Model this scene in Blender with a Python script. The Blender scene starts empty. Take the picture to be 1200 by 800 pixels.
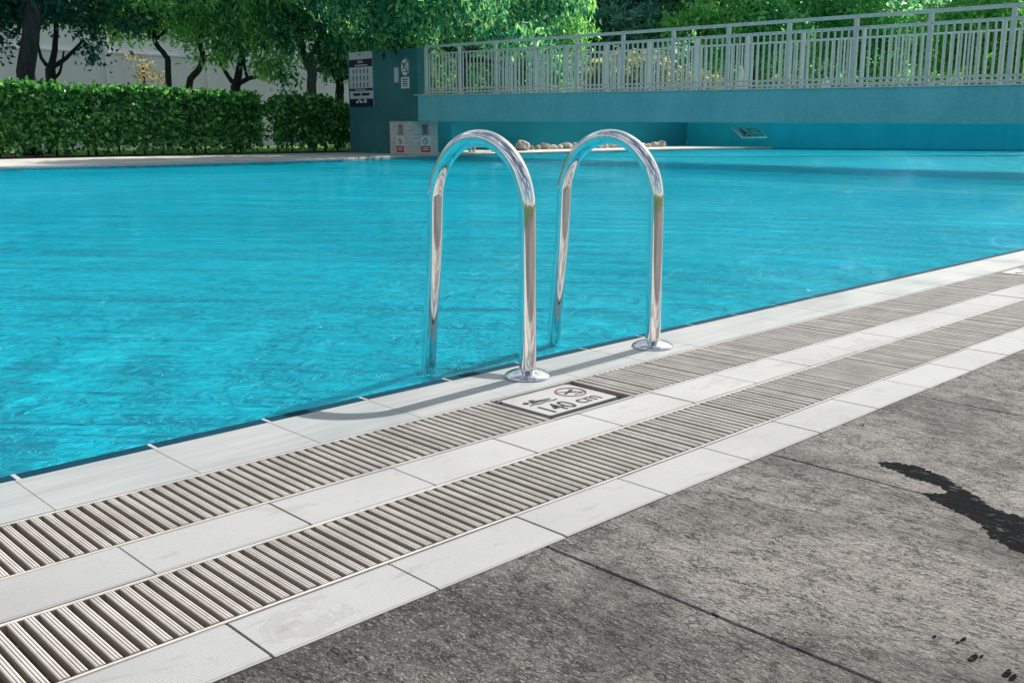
import bpy, math, random
import numpy as np
from mathutils import Vector, Matrix, noise as mnoise

random.seed(7)
RNG = np.random.default_rng(11)
sc = bpy.context.scene
COL = sc.collection

# ------------------------------------------------------------------ camera
CAM_H = 0.60
F_PX, CX, CY, HY = 1168.0, 600.0, 400.0, 150.0
PITCH = math.atan((CY - HY) / F_PX)
XR, XF = 0.7180, 0.6961            # world +X in (right, forward) of the camera
cam_d = bpy.data.cameras.new('camera')
cam_d.sensor_width = 36.0
cam_d.lens = F_PX / 1200.0 * 36.0
cam_d.clip_start = 0.02
cam_d.clip_end = 1500.0
cam = bpy.data.objects.new('camera', cam_d)
COL.objects.link(cam)
_fwd = Vector((XF, XR, 0.0)).normalized()
_dir = Vector((_fwd.x * math.cos(PITCH), _fwd.y * math.cos(PITCH), -math.sin(PITCH)))
cam.location = (0, 0, CAM_H)
cam.rotation_euler = _dir.to_track_quat('-Z', 'Y').to_euler()
sc.camera = cam

# ------------------------------------------------------------------ light
SUN_EL, SUN_ROT = math.radians(45.0), math.radians(86.6)
w = bpy.data.worlds.new('World')
sc.world = w
w.use_nodes = True
_n, _l = w.node_tree.nodes, w.node_tree.links
_bg = _n['Background']
_sky = _n.new('ShaderNodeTexSky')
_sky.sky_type = 'NISHITA'
_sky.sun_disc = False
_sky.sun_elevation = SUN_EL
_sky.sun_rotation = SUN_ROT
_sky.air_density = 1.0
_sky.dust_density = 2.2
_sky.ozone_density = 1.0
_wb = _n.new('ShaderNodeMix')
_wb.data_type = 'RGBA'
_wb.blend_type = 'MULTIPLY'
_wb.inputs[0].default_value = 1.0
_wb.inputs[7].default_value = (1.0, 1.06, 0.93, 1)           # camera white balance
_l.new(_sky.outputs[0], _wb.inputs[6])
# bright clouds added to the unseen sky for pale reflections and fill
_tc = _n.new('ShaderNodeTexCoord')
_mp = _n.new('ShaderNodeMapping')
_mp.inputs['Scale'].default_value = (1.0, 1.0, 2.6)
_mp.inputs['Location'].default_value = (0.7, 0.3, 0.0)
_l.new(_tc.outputs['Generated'], _mp.inputs[0])
_cn = _n.new('ShaderNodeTexNoise')
_cn.inputs['Scale'].default_value = 2.3
_cn.inputs['Detail'].default_value = 7
_cn.inputs['Roughness'].default_value = 0.58
_cn.inputs['Distortion'].default_value = 0.4
_l.new(_mp.outputs[0], _cn.inputs['Vector'])
_cr = _n.new('ShaderNodeValToRGB')
_cr.color_ramp.elements[0].position = 0.49
_cr.color_ramp.elements[0].color = (0, 0, 0, 1)
_cr.color_ramp.elements[1].position = 0.63
_cr.color_ramp.elements[1].color = (0.85, 0.85, 0.85, 1)
_l.new(_cn.outputs['Fac'], _cr.inputs[0])
_cm = _n.new('ShaderNodeMix')
_cm.data_type = 'RGBA'
_l.new(_cr.outputs[0], _cm.inputs[0])
_l.new(_wb.outputs[2], _cm.inputs[6])
_cm.inputs[7].default_value = (8.6, 8.7, 8.7, 1)
_l.new(_cm.outputs[2], _bg.inputs[0])
_bg.inputs[1].default_value = 0.10
sun_d = bpy.data.lights.new('sun', 'SUN')
sun_d.energy = 4.7
sun_d.angle = math.radians(0.5)
sun_d.color = (1.0, 0.955, 0.89)
sun = bpy.data.objects.new('sun', sun_d)
COL.objects.link(sun)
SUN = Vector((math.sin(SUN_ROT) * math.cos(SUN_EL), math.cos(SUN_ROT) * math.cos(SUN_EL), math.sin(SUN_EL)))
sun.rotation_euler = SUN.to_track_quat('Z', 'Y').to_euler()
sun.location = (0, 0, 20)
sc.view_settings.view_transform = 'Standard'
sc.view_settings.look = 'None'
sc.view_settings.gamma = 1.0
sc.view_settings.exposure = 0.3
sc.view_settings.use_curve_mapping = False
sc.cycles.max_bounces = 10
sc.cycles.transparent_max_bounces = 12


def at(u, v, f):
    """world point on the sight line of photo pixel (u, v) at forward distance f"""
    a, b = (u - CX) / F_PX, (CY - v) / F_PX
    c, s = math.cos(PITCH), math.sin(PITCH)
    hr, hf, hz = a, c + b * s, b * c - s
    t = f / hf
    r, z = hr * t, CAM_H + hz * t
    return Vector((XR * r + XF * f, -XF * r + XR * f, z))


# ------------------------------------------------------------------ helpers
def tag(o, label=None, cat=None, group=None, kind=None):
    if label: o['label'] = label
    if cat: o['category'] = cat
    if group: o['group'] = group
    if kind: o['kind'] = kind
    return o


def thing(name, loc, label, cat, group=None, rz=0.0):
    o = bpy.data.objects.new(name, None)
    o.empty_display_size = 0.1
    o.location = loc
    o.rotation_euler = (0, 0, rz)
    COL.objects.link(o)
    return tag(o, label, cat, group)


def link(name, me, parent=None, loc=(0, 0, 0), rot=(0, 0, 0)):
    o = bpy.data.objects.new(name, me)
    o.location = loc
    o.rotation_euler = rot
    COL.objects.link(o)
    if parent: o.parent = parent
    return o


class MB:
    def __init__(self):
        self.v, self.f = [], []

    def add(self, vs, fs):
        n = len(self.v)
        self.v += [tuple(p) for p in vs]
        self.f += [tuple(i + n for i in q) for q in fs]

    def box(self, x0, y0, z0, x1, y1, z1, M=None):
        vs = [Vector(p) for p in ((x0, y0, z0), (x1, y0, z0), (x1, y1, z0), (x0, y1, z0),
                                  (x0, y0, z1), (x1, y0, z1), (x1, y1, z1), (x0, y1, z1))]
        if M is not None: vs = [M @ p for p in vs]
        self.add(vs, [(0, 3, 2, 1), (4, 5, 6, 7), (0, 1, 5, 4), (1, 2, 6, 5), (2, 3, 7, 6), (3, 0, 4, 7)])

    def bev(self, x0, y0, z0, x1, y1, z1, b):
        """box with a chamfered top edge"""
        vs = [(x0, y0, z0), (x1, y0, z0), (x1, y1, z0), (x0, y1, z0),
              (x0, y0, z1 - b), (x1, y0, z1 - b), (x1, y1, z1 - b), (x0, y1, z1 - b),
              (x0 + b, y0 + b, z1), (x1 - b, y0 + b, z1), (x1 - b, y1 - b, z1), (x0 + b, y1 - b, z1)]
        fs = [(0, 3, 2, 1), (8, 9, 10, 11)]
        for i in range(4):
            j = (i + 1) % 4
            fs += [(i, j, 4 + j, 4 + i), (4 + i, 4 + j, 8 + j, 8 + i)]
        self.add(vs, fs)

    def tube(self, pts, rad, n=10, caps=True, M=None):
        pts = [Vector(p) for p in pts]
        if not hasattr(rad, '__len__'): rad = [rad] * len(pts)
        t0 = (pts[1] - pts[0]).normalized()
        up = Vector((0, 0, 1)) if abs(t0.z) < 0.9 else Vector((1, 0, 0))
        a = t0.cross(up).normalized()
        vs, fs = [], []
        for i, p in enumerate(pts):
            t = (pts[min(i + 1, len(pts) - 1)] - pts[max(i - 1, 0)]).normalized()
            a = (a - t * a.dot(t)).normalized()
            b = t.cross(a)
            for k in range(n):
                q = 2 * math.pi * k / n
                vs.append(p + (a * math.cos(q) + b * math.sin(q)) * rad[i])
        for i in range(len(pts) - 1):
            for k in range(n):
                k2 = (k + 1) % n
                fs.append((i * n + k, i * n + k2, (i + 1) * n + k2, (i + 1) * n + k))
        if caps:
            fs.append(tuple(range(n - 1, -1, -1)))
            fs.append(tuple((len(pts) - 1) * n + k for k in range(n)))
        if M is not None: vs = [M @ p for p in vs]
        self.add(vs, fs)

    def lathe(self, prof, n=32, c=(0, 0, 0)):
        vs, fs = [], []
        for r, z in prof:
            for k in range(n):
                q = 2 * math.pi * k / n
                vs.append((c[0] + r * math.cos(q), c[1] + r * math.sin(q), c[2] + z))
        for i in range(len(prof) - 1):
            for k in range(n):
                k2 = (k + 1) % n
                fs.append((i * n + k, i * n + k2, (i + 1) * n + k2, (i + 1) * n + k))
        self.add(vs, fs)

    def prism(self, poly, z0, z1, M=None):
        n = len(poly)
        vs = [Vector((x, y, z0)) for x, y in poly] + [Vector((x, y, z1)) for x, y in poly]
        if M is not None: vs = [M @ p for p in vs]
        fs = [tuple(range(n - 1, -1, -1)), tuple(range(n, 2 * n))]
        for i in range(n):
            j = (i + 1) % n
            fs.append((i, j, n + j, n + i))
        self.add(vs, fs)

    def ring(self, cx, cy, r0, r1, z0, z1, n=32, sx=1.0, sy=1.0, M=None):
        vs, fs = [], []
        for r, z in ((r0, z0), (r1, z0), (r1, z1), (r0, z1)):
            for k in range(n):
                q = 2 * math.pi * k / n
                vs.append(Vector((cx + r * sx * math.cos(q), cy + r * sy * math.sin(q), z)))
        if M is not None: vs = [M @ p for p in vs]
        for i in range(4):
            for k in range(n):
                k2, j = (k + 1) % n, (i + 1) % 4
                fs.append((i * n + k, i * n + k2, j * n + k2, j * n + k))
        self.add(vs, fs)

    def disc(self, cx, cy, r, z0, z1, n=24, sx=1.0, sy=1.0, M=None):
        self.prism([(cx + r * sx * math.cos(2 * math.pi * k / n), cy + r * sy * math.sin(2 * math.pi * k / n)) for k in range(n)], z0, z1, M)

    def bar(self, x0, y0, x1, y1, wd, z0, z1, M=None):
        d = Vector((x1 - x0, y1 - y0)).normalized()
        nx, ny = -d.y * wd / 2, d.x * wd / 2
        self.prism([(x0 - nx, y0 - ny), (x1 - nx, y1 - ny), (x1 + nx, y1 + ny), (x0 + nx, y0 + ny)], z0, z1, M)

    def mesh(self, name, mat, smooth=False):
        me = bpy.data.meshes.new(name)
        me.from_pydata(self.v, [], self.f)
        if mat: me.materials.append(mat)
        if smooth:
            me.polygons.foreach_set('use_smooth', [True] * len(me.polygons))
        me.update()
        return me

    def build(self, name, mat, parent=None, smooth=False, loc=(0, 0, 0), rot=(0, 0, 0)):
        return link(name, self.mesh(name, mat, smooth), parent, loc, rot)


def text_mesh(txt, size, mat, M, depth=0.0006, bold=0.0, align='LEFT', xs=1.0):
    cu = bpy.data.curves.new('lettering', 'FONT')
    cu.body = txt
    cu.size = size
    cu.align_x = align
    cu.extrude = depth
    cu.offset = bold
    cu.resolution_u = 3
    o = bpy.data.objects.new('lettering', cu)
    COL.objects.link(o)
    dg = bpy.context.evaluated_depsgraph_get()
    me = bpy.data.meshes.new_from_object(o.evaluated_get(dg))
    bpy.data.objects.remove(o)
    me.transform(Matrix.Diagonal((xs, 1, 1, 1)))
    me.transform(M)
    me.materials.clear()
    me.materials.append(mat)
    return me


# ------------------------------------------------------------------ materials
class NT:
    def __init__(self, name):
        self.m = bpy.data.materials.new(name)
        self.m.use_nodes = True
        self.t = self.m.node_tree
        self.b = self.t.nodes['Principled BSDF']
        self.out = self.t.nodes['Material Output']
        self._c = {}

    def n(self, typ, **kw):
        nd = self.t.nodes.new('ShaderNode' + typ)
        for k, v in kw.items():
            if k.startswith('i_'):
                key = k[2:].replace('_', ' ')
                nd.inputs[key].default_value = v
            else:
                setattr(nd, k, v)
        return nd

    def l(self, a, b):
        self.t.links.new(a, b)

    def coord(self, kind='Object', scale=(1, 1, 1), rot=(0, 0, 0)):
        if kind == 'World':
            src = self.n('NewGeometry').outputs['Position']
        else:
            src = self.n('TexCoord').outputs[kind]
        mp = self.n('Mapping')
        mp.inputs['Scale'].default_value = scale
        mp.inputs['Rotation'].default_value = rot
        self.l(src, mp.inputs[0])
        return mp.outputs[0]

    def noise(self, co, scale, detail=4, rough=0.55, dist=0.0):
        nd = self.n('TexNoise')
        nd.inputs['Scale'].default_value = scale
        nd.inputs['Detail'].default_value = detail
        nd.inputs['Roughness'].default_value = rough
        nd.inputs['Distortion'].default_value = dist
        self.l(co, nd.inputs['Vector'])
        return nd.outputs['Fac']

    def ramp(self, fac, stops, interp='LINEAR'):
        nd = self.n('ValToRGB')
        cr = nd.color_ramp
        cr.interpolation = interp
        while len(cr.elements) < len(stops): cr.elements.new(0.5)
        for e, (p, c) in zip(cr.elements, stops):
            e.position = p
            e.color = (c, c, c, 1) if not hasattr(c, '__len__') else (*c, 1)
        self.l(fac, nd.inputs[0])
        return nd.outputs[0]

    def math(self, op, a, b=None, clamp=False):
        nd = self.n('Math', operation=op, use_clamp=clamp)
        for i, x in enumerate((a, b)):
            if x is None: continue
            if isinstance(x, (int, float)): nd.inputs[i].default_value = x
            else: self.l(x, nd.inputs[i])
        return nd.outputs[0]

    def mix(self, fac, a, b, blend='MIX'):
        nd = self.n('Mix', data_type='RGBA', blend_type=blend)
        for s, x in ((0, fac), (6, a), (7, b)):
            if isinstance(x, (int, float)): nd.inputs[s].default_value = x
            elif isinstance(x, tuple): nd.inputs[s].default_value = (*x, 1)
            else: self.l(x, nd.inputs[s])
        return nd.outputs[2]

    def bump(self, h, strength, dist, prev=None):
        nd = self.n('Bump')
        nd.inputs['Strength'].default_value = strength
        nd.inputs['Distance'].default_value = dist
        self.l(h, nd.inputs['Height'])
        if prev is not None: self.l(prev, nd.inputs['Normal'])
        return nd.outputs[0]

    def set(self, color=None, rough=None, metal=None, normal=None, spec=None):
        for key, x in (('Base Color', color), ('Roughness', rough), ('Metallic', metal), ('Normal', normal), ('Specular IOR Level', spec)):
            if x is None: continue
            if isinstance(x, (int, float)): self.b.inputs[key].default_value = x
            elif isinstance(x, tuple): self.b.inputs[key].default_value = (*x, 1)
            else: self.l(x, self.b.inputs[key])
        return self.m


def plain(name, col, rough=0.5, metal=0.0, vary=0.12, scale=6.0, bump=0.0):
    t = NT(name)
    co = t.coord('Object')
    f = t.noise(co, scale, 5)
    d = tuple(c * (1 - vary) for c in col)
    u = tuple(min(1, c * (1 + vary)) for c in col)
    c = t.ramp(f, [(0.3, d), (0.7, u)])
    nrm = t.bump(t.noise(co, scale * 12, 3), bump, 0.01) if bump else None
    return t.set(c, rough, metal, nrm)


def mat_tile():
    t = NT('white_ceramic')
    pos = t.coord('World')
    big = t.noise(pos, 2.3, 5, 0.6)
    scuff = t.noise(t.coord('World', (9, 30, 1), (0, 0, 0.25)), 1.0, 6, 0.7)
    rnd = t.n('ObjectInfo').outputs['Random']
    c = t.ramp(big, [(0.3, (0.36, 0.36, 0.365)), (0.6, (0.43, 0.43, 0.433))])
    c = t.mix(t.ramp(scuff, [(0.58, 0.0), (0.70, 0.6)]), c, (0.27, 0.26, 0.25))
    splash = t.noise(t.coord('World', (5, 8, 1)), 1.0, 7, 0.72, 0.8)
    c = t.mix(t.ramp(splash, [(0.57, 0.0), (0.60, 0.32), (0.70, 0.1)]), c, (0.25, 0.24, 0.23))
    speck = t.noise(pos, 60, 2, 0.5)
    c = t.mix(t.ramp(speck, [(0.72, 0.0), (0.78, 0.8)]), c, (0.33, 0.30, 0.28))
    c = t.mix(t.math('MULTIPLY', rnd, 0.16), c, (0.29, 0.285, 0.28))
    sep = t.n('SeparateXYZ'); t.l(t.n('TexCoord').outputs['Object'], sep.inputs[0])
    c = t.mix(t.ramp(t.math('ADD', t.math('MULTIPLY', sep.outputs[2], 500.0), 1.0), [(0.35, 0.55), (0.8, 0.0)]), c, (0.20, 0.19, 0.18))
    n = t.bump(t.noise(pos, 160, 3), 0.12, 0.001)
    return t.set(c, 0.55, 0, n, 0.35)


def mat_coping():
    t = NT('wet_white_coping')
    pos = t.coord('World', (3, 40, 1), (0, 0, 0.12))
    st = t.noise(pos, 1.0, 6, 0.65, 0.6)
    c = t.ramp(st, [(0.35, (0.35, 0.35, 0.352)), (0.62, (0.43, 0.43, 0.432))])
    big = t.noise(t.coord('World'), 3.0, 5, 0.6)
    c = t.mix(t.ramp(big, [(0.5, 0.0), (0.7, 0.35)]), c, (0.30, 0.30, 0.303))
    c = t.mix(t.math('MULTIPLY', t.n('ObjectInfo').outputs['Random'], 0.25), c, (0.28, 0.36, 0.36))
    n = t.bump(st, 0.12, 0.003)
    return t.set(c, t.ramp(big, [(0.35, 0.5), (0.65, 0.3)]), 0, n, 0.4)


def mat_grate():
    t = NT('white_plastic_grate')
    pos = t.coord('World')
    dots = t.n('TexWave', wave_type='BANDS', bands_direction='Y')
    dots.inputs['Scale'].default_value = 62.0
    t.l(t.coord('World'), dots.inputs['Vector'])
    dirt = t.noise(pos, 9, 6, 0.65)
    dirt2 = t.noise(t.coord('World', (60, 14, 14)), 1.0, 5, 0.7)
    c = t.ramp(dirt, [(0.35, (0.52, 0.485, 0.455)), (0.6, (0.67, 0.635, 0.60))])
    c = t.mix(t.ramp(dirt2, [(0.55, 0.0), (0.75, 0.6)]), c, (0.34, 0.30, 0.27))
    c = t.mix(t.math('MULTIPLY', t.n('ObjectInfo').outputs['Random'], 0.25), c, (0.50, 0.47, 0.44))
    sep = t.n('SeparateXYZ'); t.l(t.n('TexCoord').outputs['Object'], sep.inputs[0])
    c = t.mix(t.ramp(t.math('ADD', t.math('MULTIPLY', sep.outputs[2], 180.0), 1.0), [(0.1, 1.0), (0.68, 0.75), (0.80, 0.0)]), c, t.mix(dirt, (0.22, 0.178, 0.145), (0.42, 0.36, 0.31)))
    n = t.bump(dots.outputs['Fac'], 0.6, 0.002)
    return t.set(c, 0.7, 0, n, 0.12)


def mat_channel():
    t = NT('channel_concrete')
    f = t.noise(t.coord('World'), 14, 6, 0.7)
    c = t.ramp(f, [(0.3, (0.28, 0.23, 0.19)), (0.7, (0.50, 0.44, 0.38))])
    return t.set(c, 0.8, 0, t.bump(f, 0.4, 0.01))


def mat_slab():
    t = NT('stamped_concrete')
    pos = t.coord('World')
    warp = t.noise(pos, 5.0, 3, 0.5)
    sl = t.noise(t.coord('World', (46, 21, 20), (0, 0, 0)), 1.0, 8, 0.70, 0.35)       # short crevices
    fine = t.noise(t.coord('World', (84, 58, 40)), 1.0, 7, 0.76, 0.15)
    grit = t.noise(pos, 260, 3, 0.7)
    med = t.noise(t.coord('World', (19, 10, 10), (0, 0, 0.5)), 1.0, 8, 0.68, 0.7)
    zone = t.noise(t.coord('World', (1.3, 1.7, 1), (0, 0, 0.4)), 1.25, 5, 0.6, 0.6)
    h = t.math('ADD', t.math('MULTIPLY', sl, 0.8), t.math('MULTIPLY', med, 1.2))
    h = t.math('ADD', h, t.math('MULTIPLY', fine, 0.45))
    sep = t.n('SeparateXYZ')
    t.l(pos, sep.inputs[0])
    edge = t.math('ADD', sep.outputs[1], t.math('MULTIPLY', t.math('SUBTRACT', warp, 0.5), 0.35))
    grime = t.ramp(edge, [(0.62, 0.0), (0.95, 1.0)])
    c = t.ramp(med, [(0.33, (0.200, 0.176, 0.165)), (0.66, (0.43, 0.385, 0.366))])
    c = t.mix(t.ramp(fine, [(0.42, 0.80), (0.49, 0.0)]), c, (0.075, 0.078, 0.074))
    c = t.mix(t.ramp(fine, [(0.53, 0.0), (0.60, 0.80)]), c, (0.50, 0.468, 0.452))
    c = t.mix(t.ramp(grit, [(0.35, 0.5), (0.5, 0.0)]), c, (0.07, 0.065, 0.062))
    c = t.mix(t.ramp(zone, [(0.34, 0.74), (0.52, 0.0)]), c, (0.058, 0.060, 0.057))
    c = t.mix(t.math('MULTIPLY', grime, 0.72), c, (0.055, 0.058, 0.056))
    pale_x = t.ramp(t.math('ADD', sep.outputs[0], t.math('MULTIPLY', t.math('SUBTRACT', zone, 0.5), 1.6)), [(0.75, 0.0), (1.35, 1.0)])  # paler towards higher X, with a noisy edge
    c = t.mix(t.math('MULTIPLY', pale_x, 0.50), c, (0.56, 0.515, 0.495))
    c = t.mix(t.math('MULTIPLY', t.n('ObjectInfo').outputs['Random'], 0.30), c, (0.40, 0.36, 0.34))
    spk = t.n('TexWhiteNoise', noise_dimensions='2D')
    sn = t.n('VectorMath', operation='SNAP')
    t.l(pos, sn.inputs[0]); sn.inputs[1].default_value = (0.0022, 0.0034, 1.0)
    t.l(sn.outputs[0], spk.inputs['Vector'])
    c = t.mix(t.ramp(spk.outputs['Value'], [(0.80, 0.0), (0.82, 0.45)]), c, (0.06, 0.055, 0.05))
    c = t.mix(t.ramp(spk.outputs['Value'], [(0.12, 0.40), (0.14, 0.0)]), c, (0.60, 0.57, 0.55))
    zc = t.noise(t.coord('World', (3.1, 2.3, 1), (0, 0, 0.3)), 1.0, 6, 0.68, 0.5)
    c = t.mix(t.ramp(zc, [(0.36, 0.58), (0.52, 0.0)]), c, (0.060, 0.060, 0.057))
    cr1 = t.math('ABSOLUTE', t.math('SUBTRACT', t.noise(t.coord('World', (38, 15, 20)), 1.0, 5, 0.6, 0.4), 0.5))
    cr2 = t.math('ABSOLUTE', t.math('SUBTRACT', t.noise(t.coord('World', (70, 30, 20), (0, 0, 0.2)), 1.0, 5, 0.62, 0.3), 0.5))
    mk = t.ramp(t.noise(t.coord('World', (26, 12, 9)), 1.0, 3, 0.6), [(0.48, 0.0), (0.56, 1.0)])
    mk2 = t.ramp(t.noise(t.coord('World', (17, 23, 5)), 1.0, 3, 0.6), [(0.46, 0.0), (0.54, 1.0)])
    k1 = t.math('MULTIPLY', t.ramp(cr1, [(0.006, 1.0), (0.020, 0.0)]), mk)
    k2 = t.math('MULTIPLY', t.ramp(cr2, [(0.008, 0.9), (0.026, 0.0)]), mk2)
    k = t.math('MAXIMUM', k1, k2)
    c = t.mix(t.math('MULTIPLY', k, 0.88), c, (0.022, 0.020, 0.019))
    h = t.math('SUBTRACT', h, t.math('MULTIPLY', k, 0.25))
    n = t.bump(h, 1.0, 0.034)
    return t.set(c, 0.68, 0, n, 0.25)


def mat_wet():
    t = NT('wet_concrete')
    pos = t.coord('World')
    sl = t.noise(t.coord('World', (78, 30, 20)), 1.0, 8, 0.65, 1.2)
    c = t.ramp(sl, [(0.35, (0.005, 0.006, 0.008)), (0.65, (0.016, 0.017, 0.018))])
    n = t.bump(sl, 0.8, 0.012)
    return t.set(c, t.ramp(sl, [(0.36, 0.15), (0.42, 0.9)]), 0, n, t.ramp(sl, [(0.36, 0.4), (0.42, 0.03)]))


def mat_chrome():
    t = NT('polished_steel')
    co = t.coord('Object')
    sm = t.noise(t.coord('Object', (60, 60, 5)), 1.0, 5, 0.65)
    sp = t.noise(co, 110, 3, 0.6)
    c = t.mix(t.ramp(sm, [(0.5, 0.0), (0.72, 0.5)]), (0.80, 0.80, 0.81), (0.50, 0.45, 0.41))
    r = t.math('ADD', t.math('MULTIPLY', sm, 0.10), t.math('MULTIPLY', t.ramp(sp, [(0.6, 0.0), (0.75, 0.35)]), 0.5))
    n = t.bump(sp, 0.03, 0.002)
    return t.set(c, t.math('ADD', r, 0.02), 1.0, n)


def mat_water():
    t = NT('pool_water')
    pos = t.coord('World')
    a = t.noise(t.coord('World', (3.4, 6.0, 1), (0, 0, 0.35)), 1.0, 3, 0.5, 0.5)
    b = t.noise(t.coord('World', (11, 17, 1), (0, 0, -0.3)), 1.0, 5, 0.62, 0.8)
    c = t.noise(t.coord('World', (0.5, 1.3, 1), (0, 0, 0.9)), 1.0, 2, 0.5, 0.3)
    calm = t.noise(t.coord('World', (0.45, 0.8, 1), (0, 0, 0.5)), 1.0, 4, 0.55, 0.5)
    calm = t.ramp(calm, [(0.38, 0.35), (0.62, 1.3)])
    wv = t.n('TexWave', wave_type='RINGS', rings_direction='SPHERICAL')
    wv.inputs['Scale'].default_value = 0.9
    wv.inputs['Distortion'].default_value = 3.0
    wv.inputs['Detail'].default_value = 2.0
    mp = t.n('Mapping')
    mp.inputs['Location'].default_value = (-1.9, -2.1, 0)
    t.l(pos, mp.inputs[0])
    t.l(mp.outputs[0], wv.inputs['Vector'])
    h = t.math('ADD', t.math('MULTIPLY', a, 0.030), t.math('MULTIPLY', t.math('MULTIPLY', b, calm), 0.036))
    h = t.math('ADD', h, t.math('MULTIPLY', c, 0.085))
    h = t.math('ADD', h, t.math('MULTIPLY', wv.outputs['Fac'], 0.013))
    rot = t.coord('World', (1, 1, 1), (0, 0, 0.77))
    mb_ = t.n('Mapping'); mb_.inputs['Scale'].default_value = (0.30, 1.7, 1.0)
    t.l(rot, mb_.inputs[0])
    swell = t.noise(mb_.outputs[0], 1.0, 4, 0.55, 0.3)
    mb2 = t.n('Mapping'); mb2.inputs['Scale'].default_value = (1.3, 5.5, 1.0)
    t.l(rot, mb2.inputs[0])
    swell2 = t.noise(mb2.outputs[0], 1.0, 4, 0.6, 0.4)
    h = t.math('ADD', h, t.math('ADD', t.math('MULTIPLY', swell, 0.15), t.math('MULTIPLY', swell2, 0.05)))
    bp = t.n('Bump')
    bp.inputs['Strength'].default_value = 1.0
    bp.inputs['Distance'].default_value = 1.0
    t.l(h, bp.inputs['Height'])
    nrm = bp.outputs[0]
    tr = t.n('BsdfTransparent')
    tr.inputs[0].default_value = (0.76, 0.96, 0.998, 1)
    rf = t.n('BsdfRefraction')
    rf.inputs['IOR'].default_value = 1.333
    rf.inputs['Roughness'].default_value = 0.0
    rf.inputs[0].default_value = (0.76, 0.96, 0.998, 1)
    t.l(nrm, rf.inputs['Normal'])
    gl = t.n('BsdfGlossy')
    gl.inputs['Roughness'].default_value = 0.03
    gl.inputs[0].default_value = (0.45, 0.93, 1.0, 1)
    t.l(nrm, gl.inputs['Normal'])
    fr = t.n('Fresnel')
    fr.inputs['IOR'].default_value = 1.333
    t.l(nrm, fr.inputs['Normal'])
    m1 = t.n('MixShader')
    m1.inputs[0].default_value = 0.55
    t.l(tr.outputs[0], m1.inputs[1]); t.l(rf.outputs[0], m1.inputs[2])
    df = t.n('BsdfDiffuse')
    df.inputs[0].default_value = (0.0, 0.76, 0.98, 1)
    bp2 = t.n('Bump')
    bp2.inputs['Strength'].default_value = 1.0
    bp2.inputs['Distance'].default_value = 5.5
    t.l(h, bp2.inputs['Height'])
    t.l(bp2.outputs[0], df.inputs['Normal'])
    m3 = t.n('MixShader')
    m3.inputs[0].default_value = 0.48
    t.l(m1.outputs[0], m3.inputs[1]); t.l(df.outputs[0], m3.inputs[2])
    m2 = t.n('MixShader')
    t.l(t.math('MULTIPLY', fr.outputs[0], 0.78), m2.inputs[0])
    t.l(m3.outputs[0], m2.inputs[1]); t.l(gl.outputs[0], m2.inputs[2])
    t.l(m2.outputs[0], t.out.inputs['Surface'])
    return t.m


def mat_mosaic(name='turquoise_mosaic', lo=(0.0, 0.62, 0.92), hi=(0.004, 0.84, 0.98), grout=(0.45, 0.90, 0.96)):
    t = NT(name)
    br = t.n('TexBrick')
    br.offset = 0.0
    br.inputs['Scale'].default_value = 1.0
    br.inputs['Mortar Size'].default_value = 0.012
    br.inputs['Mortar Smooth'].default_value = 0.2
    br.inputs['Brick Width'].default_value = 0.25
    br.inputs['Row Height'].default_value = 0.125
    t.l(t.coord('World'), br.inputs['Vector'])
    big = t.noise(t.coord('World'), 0.7, 4, 0.6)
    c = t.ramp(big, [(0.3, lo), (0.7, hi)])
    sn = t.n('VectorMath', operation='SNAP')
    t.l(t.coord('World'), sn.inputs[0]); sn.inputs[1].default_value = (0.0625, 0.0625, 4.0)
    wn = t.n('TexWhiteNoise', noise_dimensions='2D')
    t.l(sn.outputs[0], wn.inputs['Vector'])
    c = t.mix(t.ramp(wn.outputs['Value'], [(0.0, 0.55), (0.5, 0.0)]), c, tuple(x * 0.62 for x in lo))
    c = t.mix(t.ramp(wn.outputs['Value'], [(0.75, 0.0), (1.0, 0.6)]), c, (min(1, hi[0] + 0.12), min(0.97, hi[1] * 1.2), 0.98))
    mid = t.noise(t.coord('World'), 3.2, 4, 0.6)
    c = t.mix(t.ramp(mid, [(0.35, 0.35), (0.55, 0.0)]), c, tuple(x * 0.7 for x in lo))
    c = t.mix(br.outputs['Fac'], c, grout)
    return t.set(c, 0.3)


def mat_leaf(name, cols, trans=0.38, rough=0.45):
    t = NT(name)
    rnd = t.n('NewGeometry').outputs['Random Per Island']
    c = t.ramp(rnd, [(i / max(1, len(cols) - 1), k) for i, k in enumerate(cols)])
    t.set(c, rough, 0, None, 0.35)
    tl = t.n('BsdfTranslucent')
    t.l(t.mix(1.0, c, (1.5, 1.5, 0.95), 'MULTIPLY'), tl.inputs[0])
    mx = t.n('MixShader')
    mx.inputs[0].default_value = trans
    t.l(t.b.outputs[0], mx.inputs[1]); t.l(tl.outputs[0], mx.inputs[2])
    t.l(mx.outputs[0], t.out.inputs['Surface'])
    return t.m


def mat_bark(name, d, u):
    t = NT(name)
    f = t.noise(t.coord('Object', (14, 14, 3)), 1.0, 6, 0.65, 0.5)
    return t.set(t.ramp(f, [(0.35, d), (0.65, u)]), 0.9, 0, t.bump(f, 0.8, 0.03))


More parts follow.
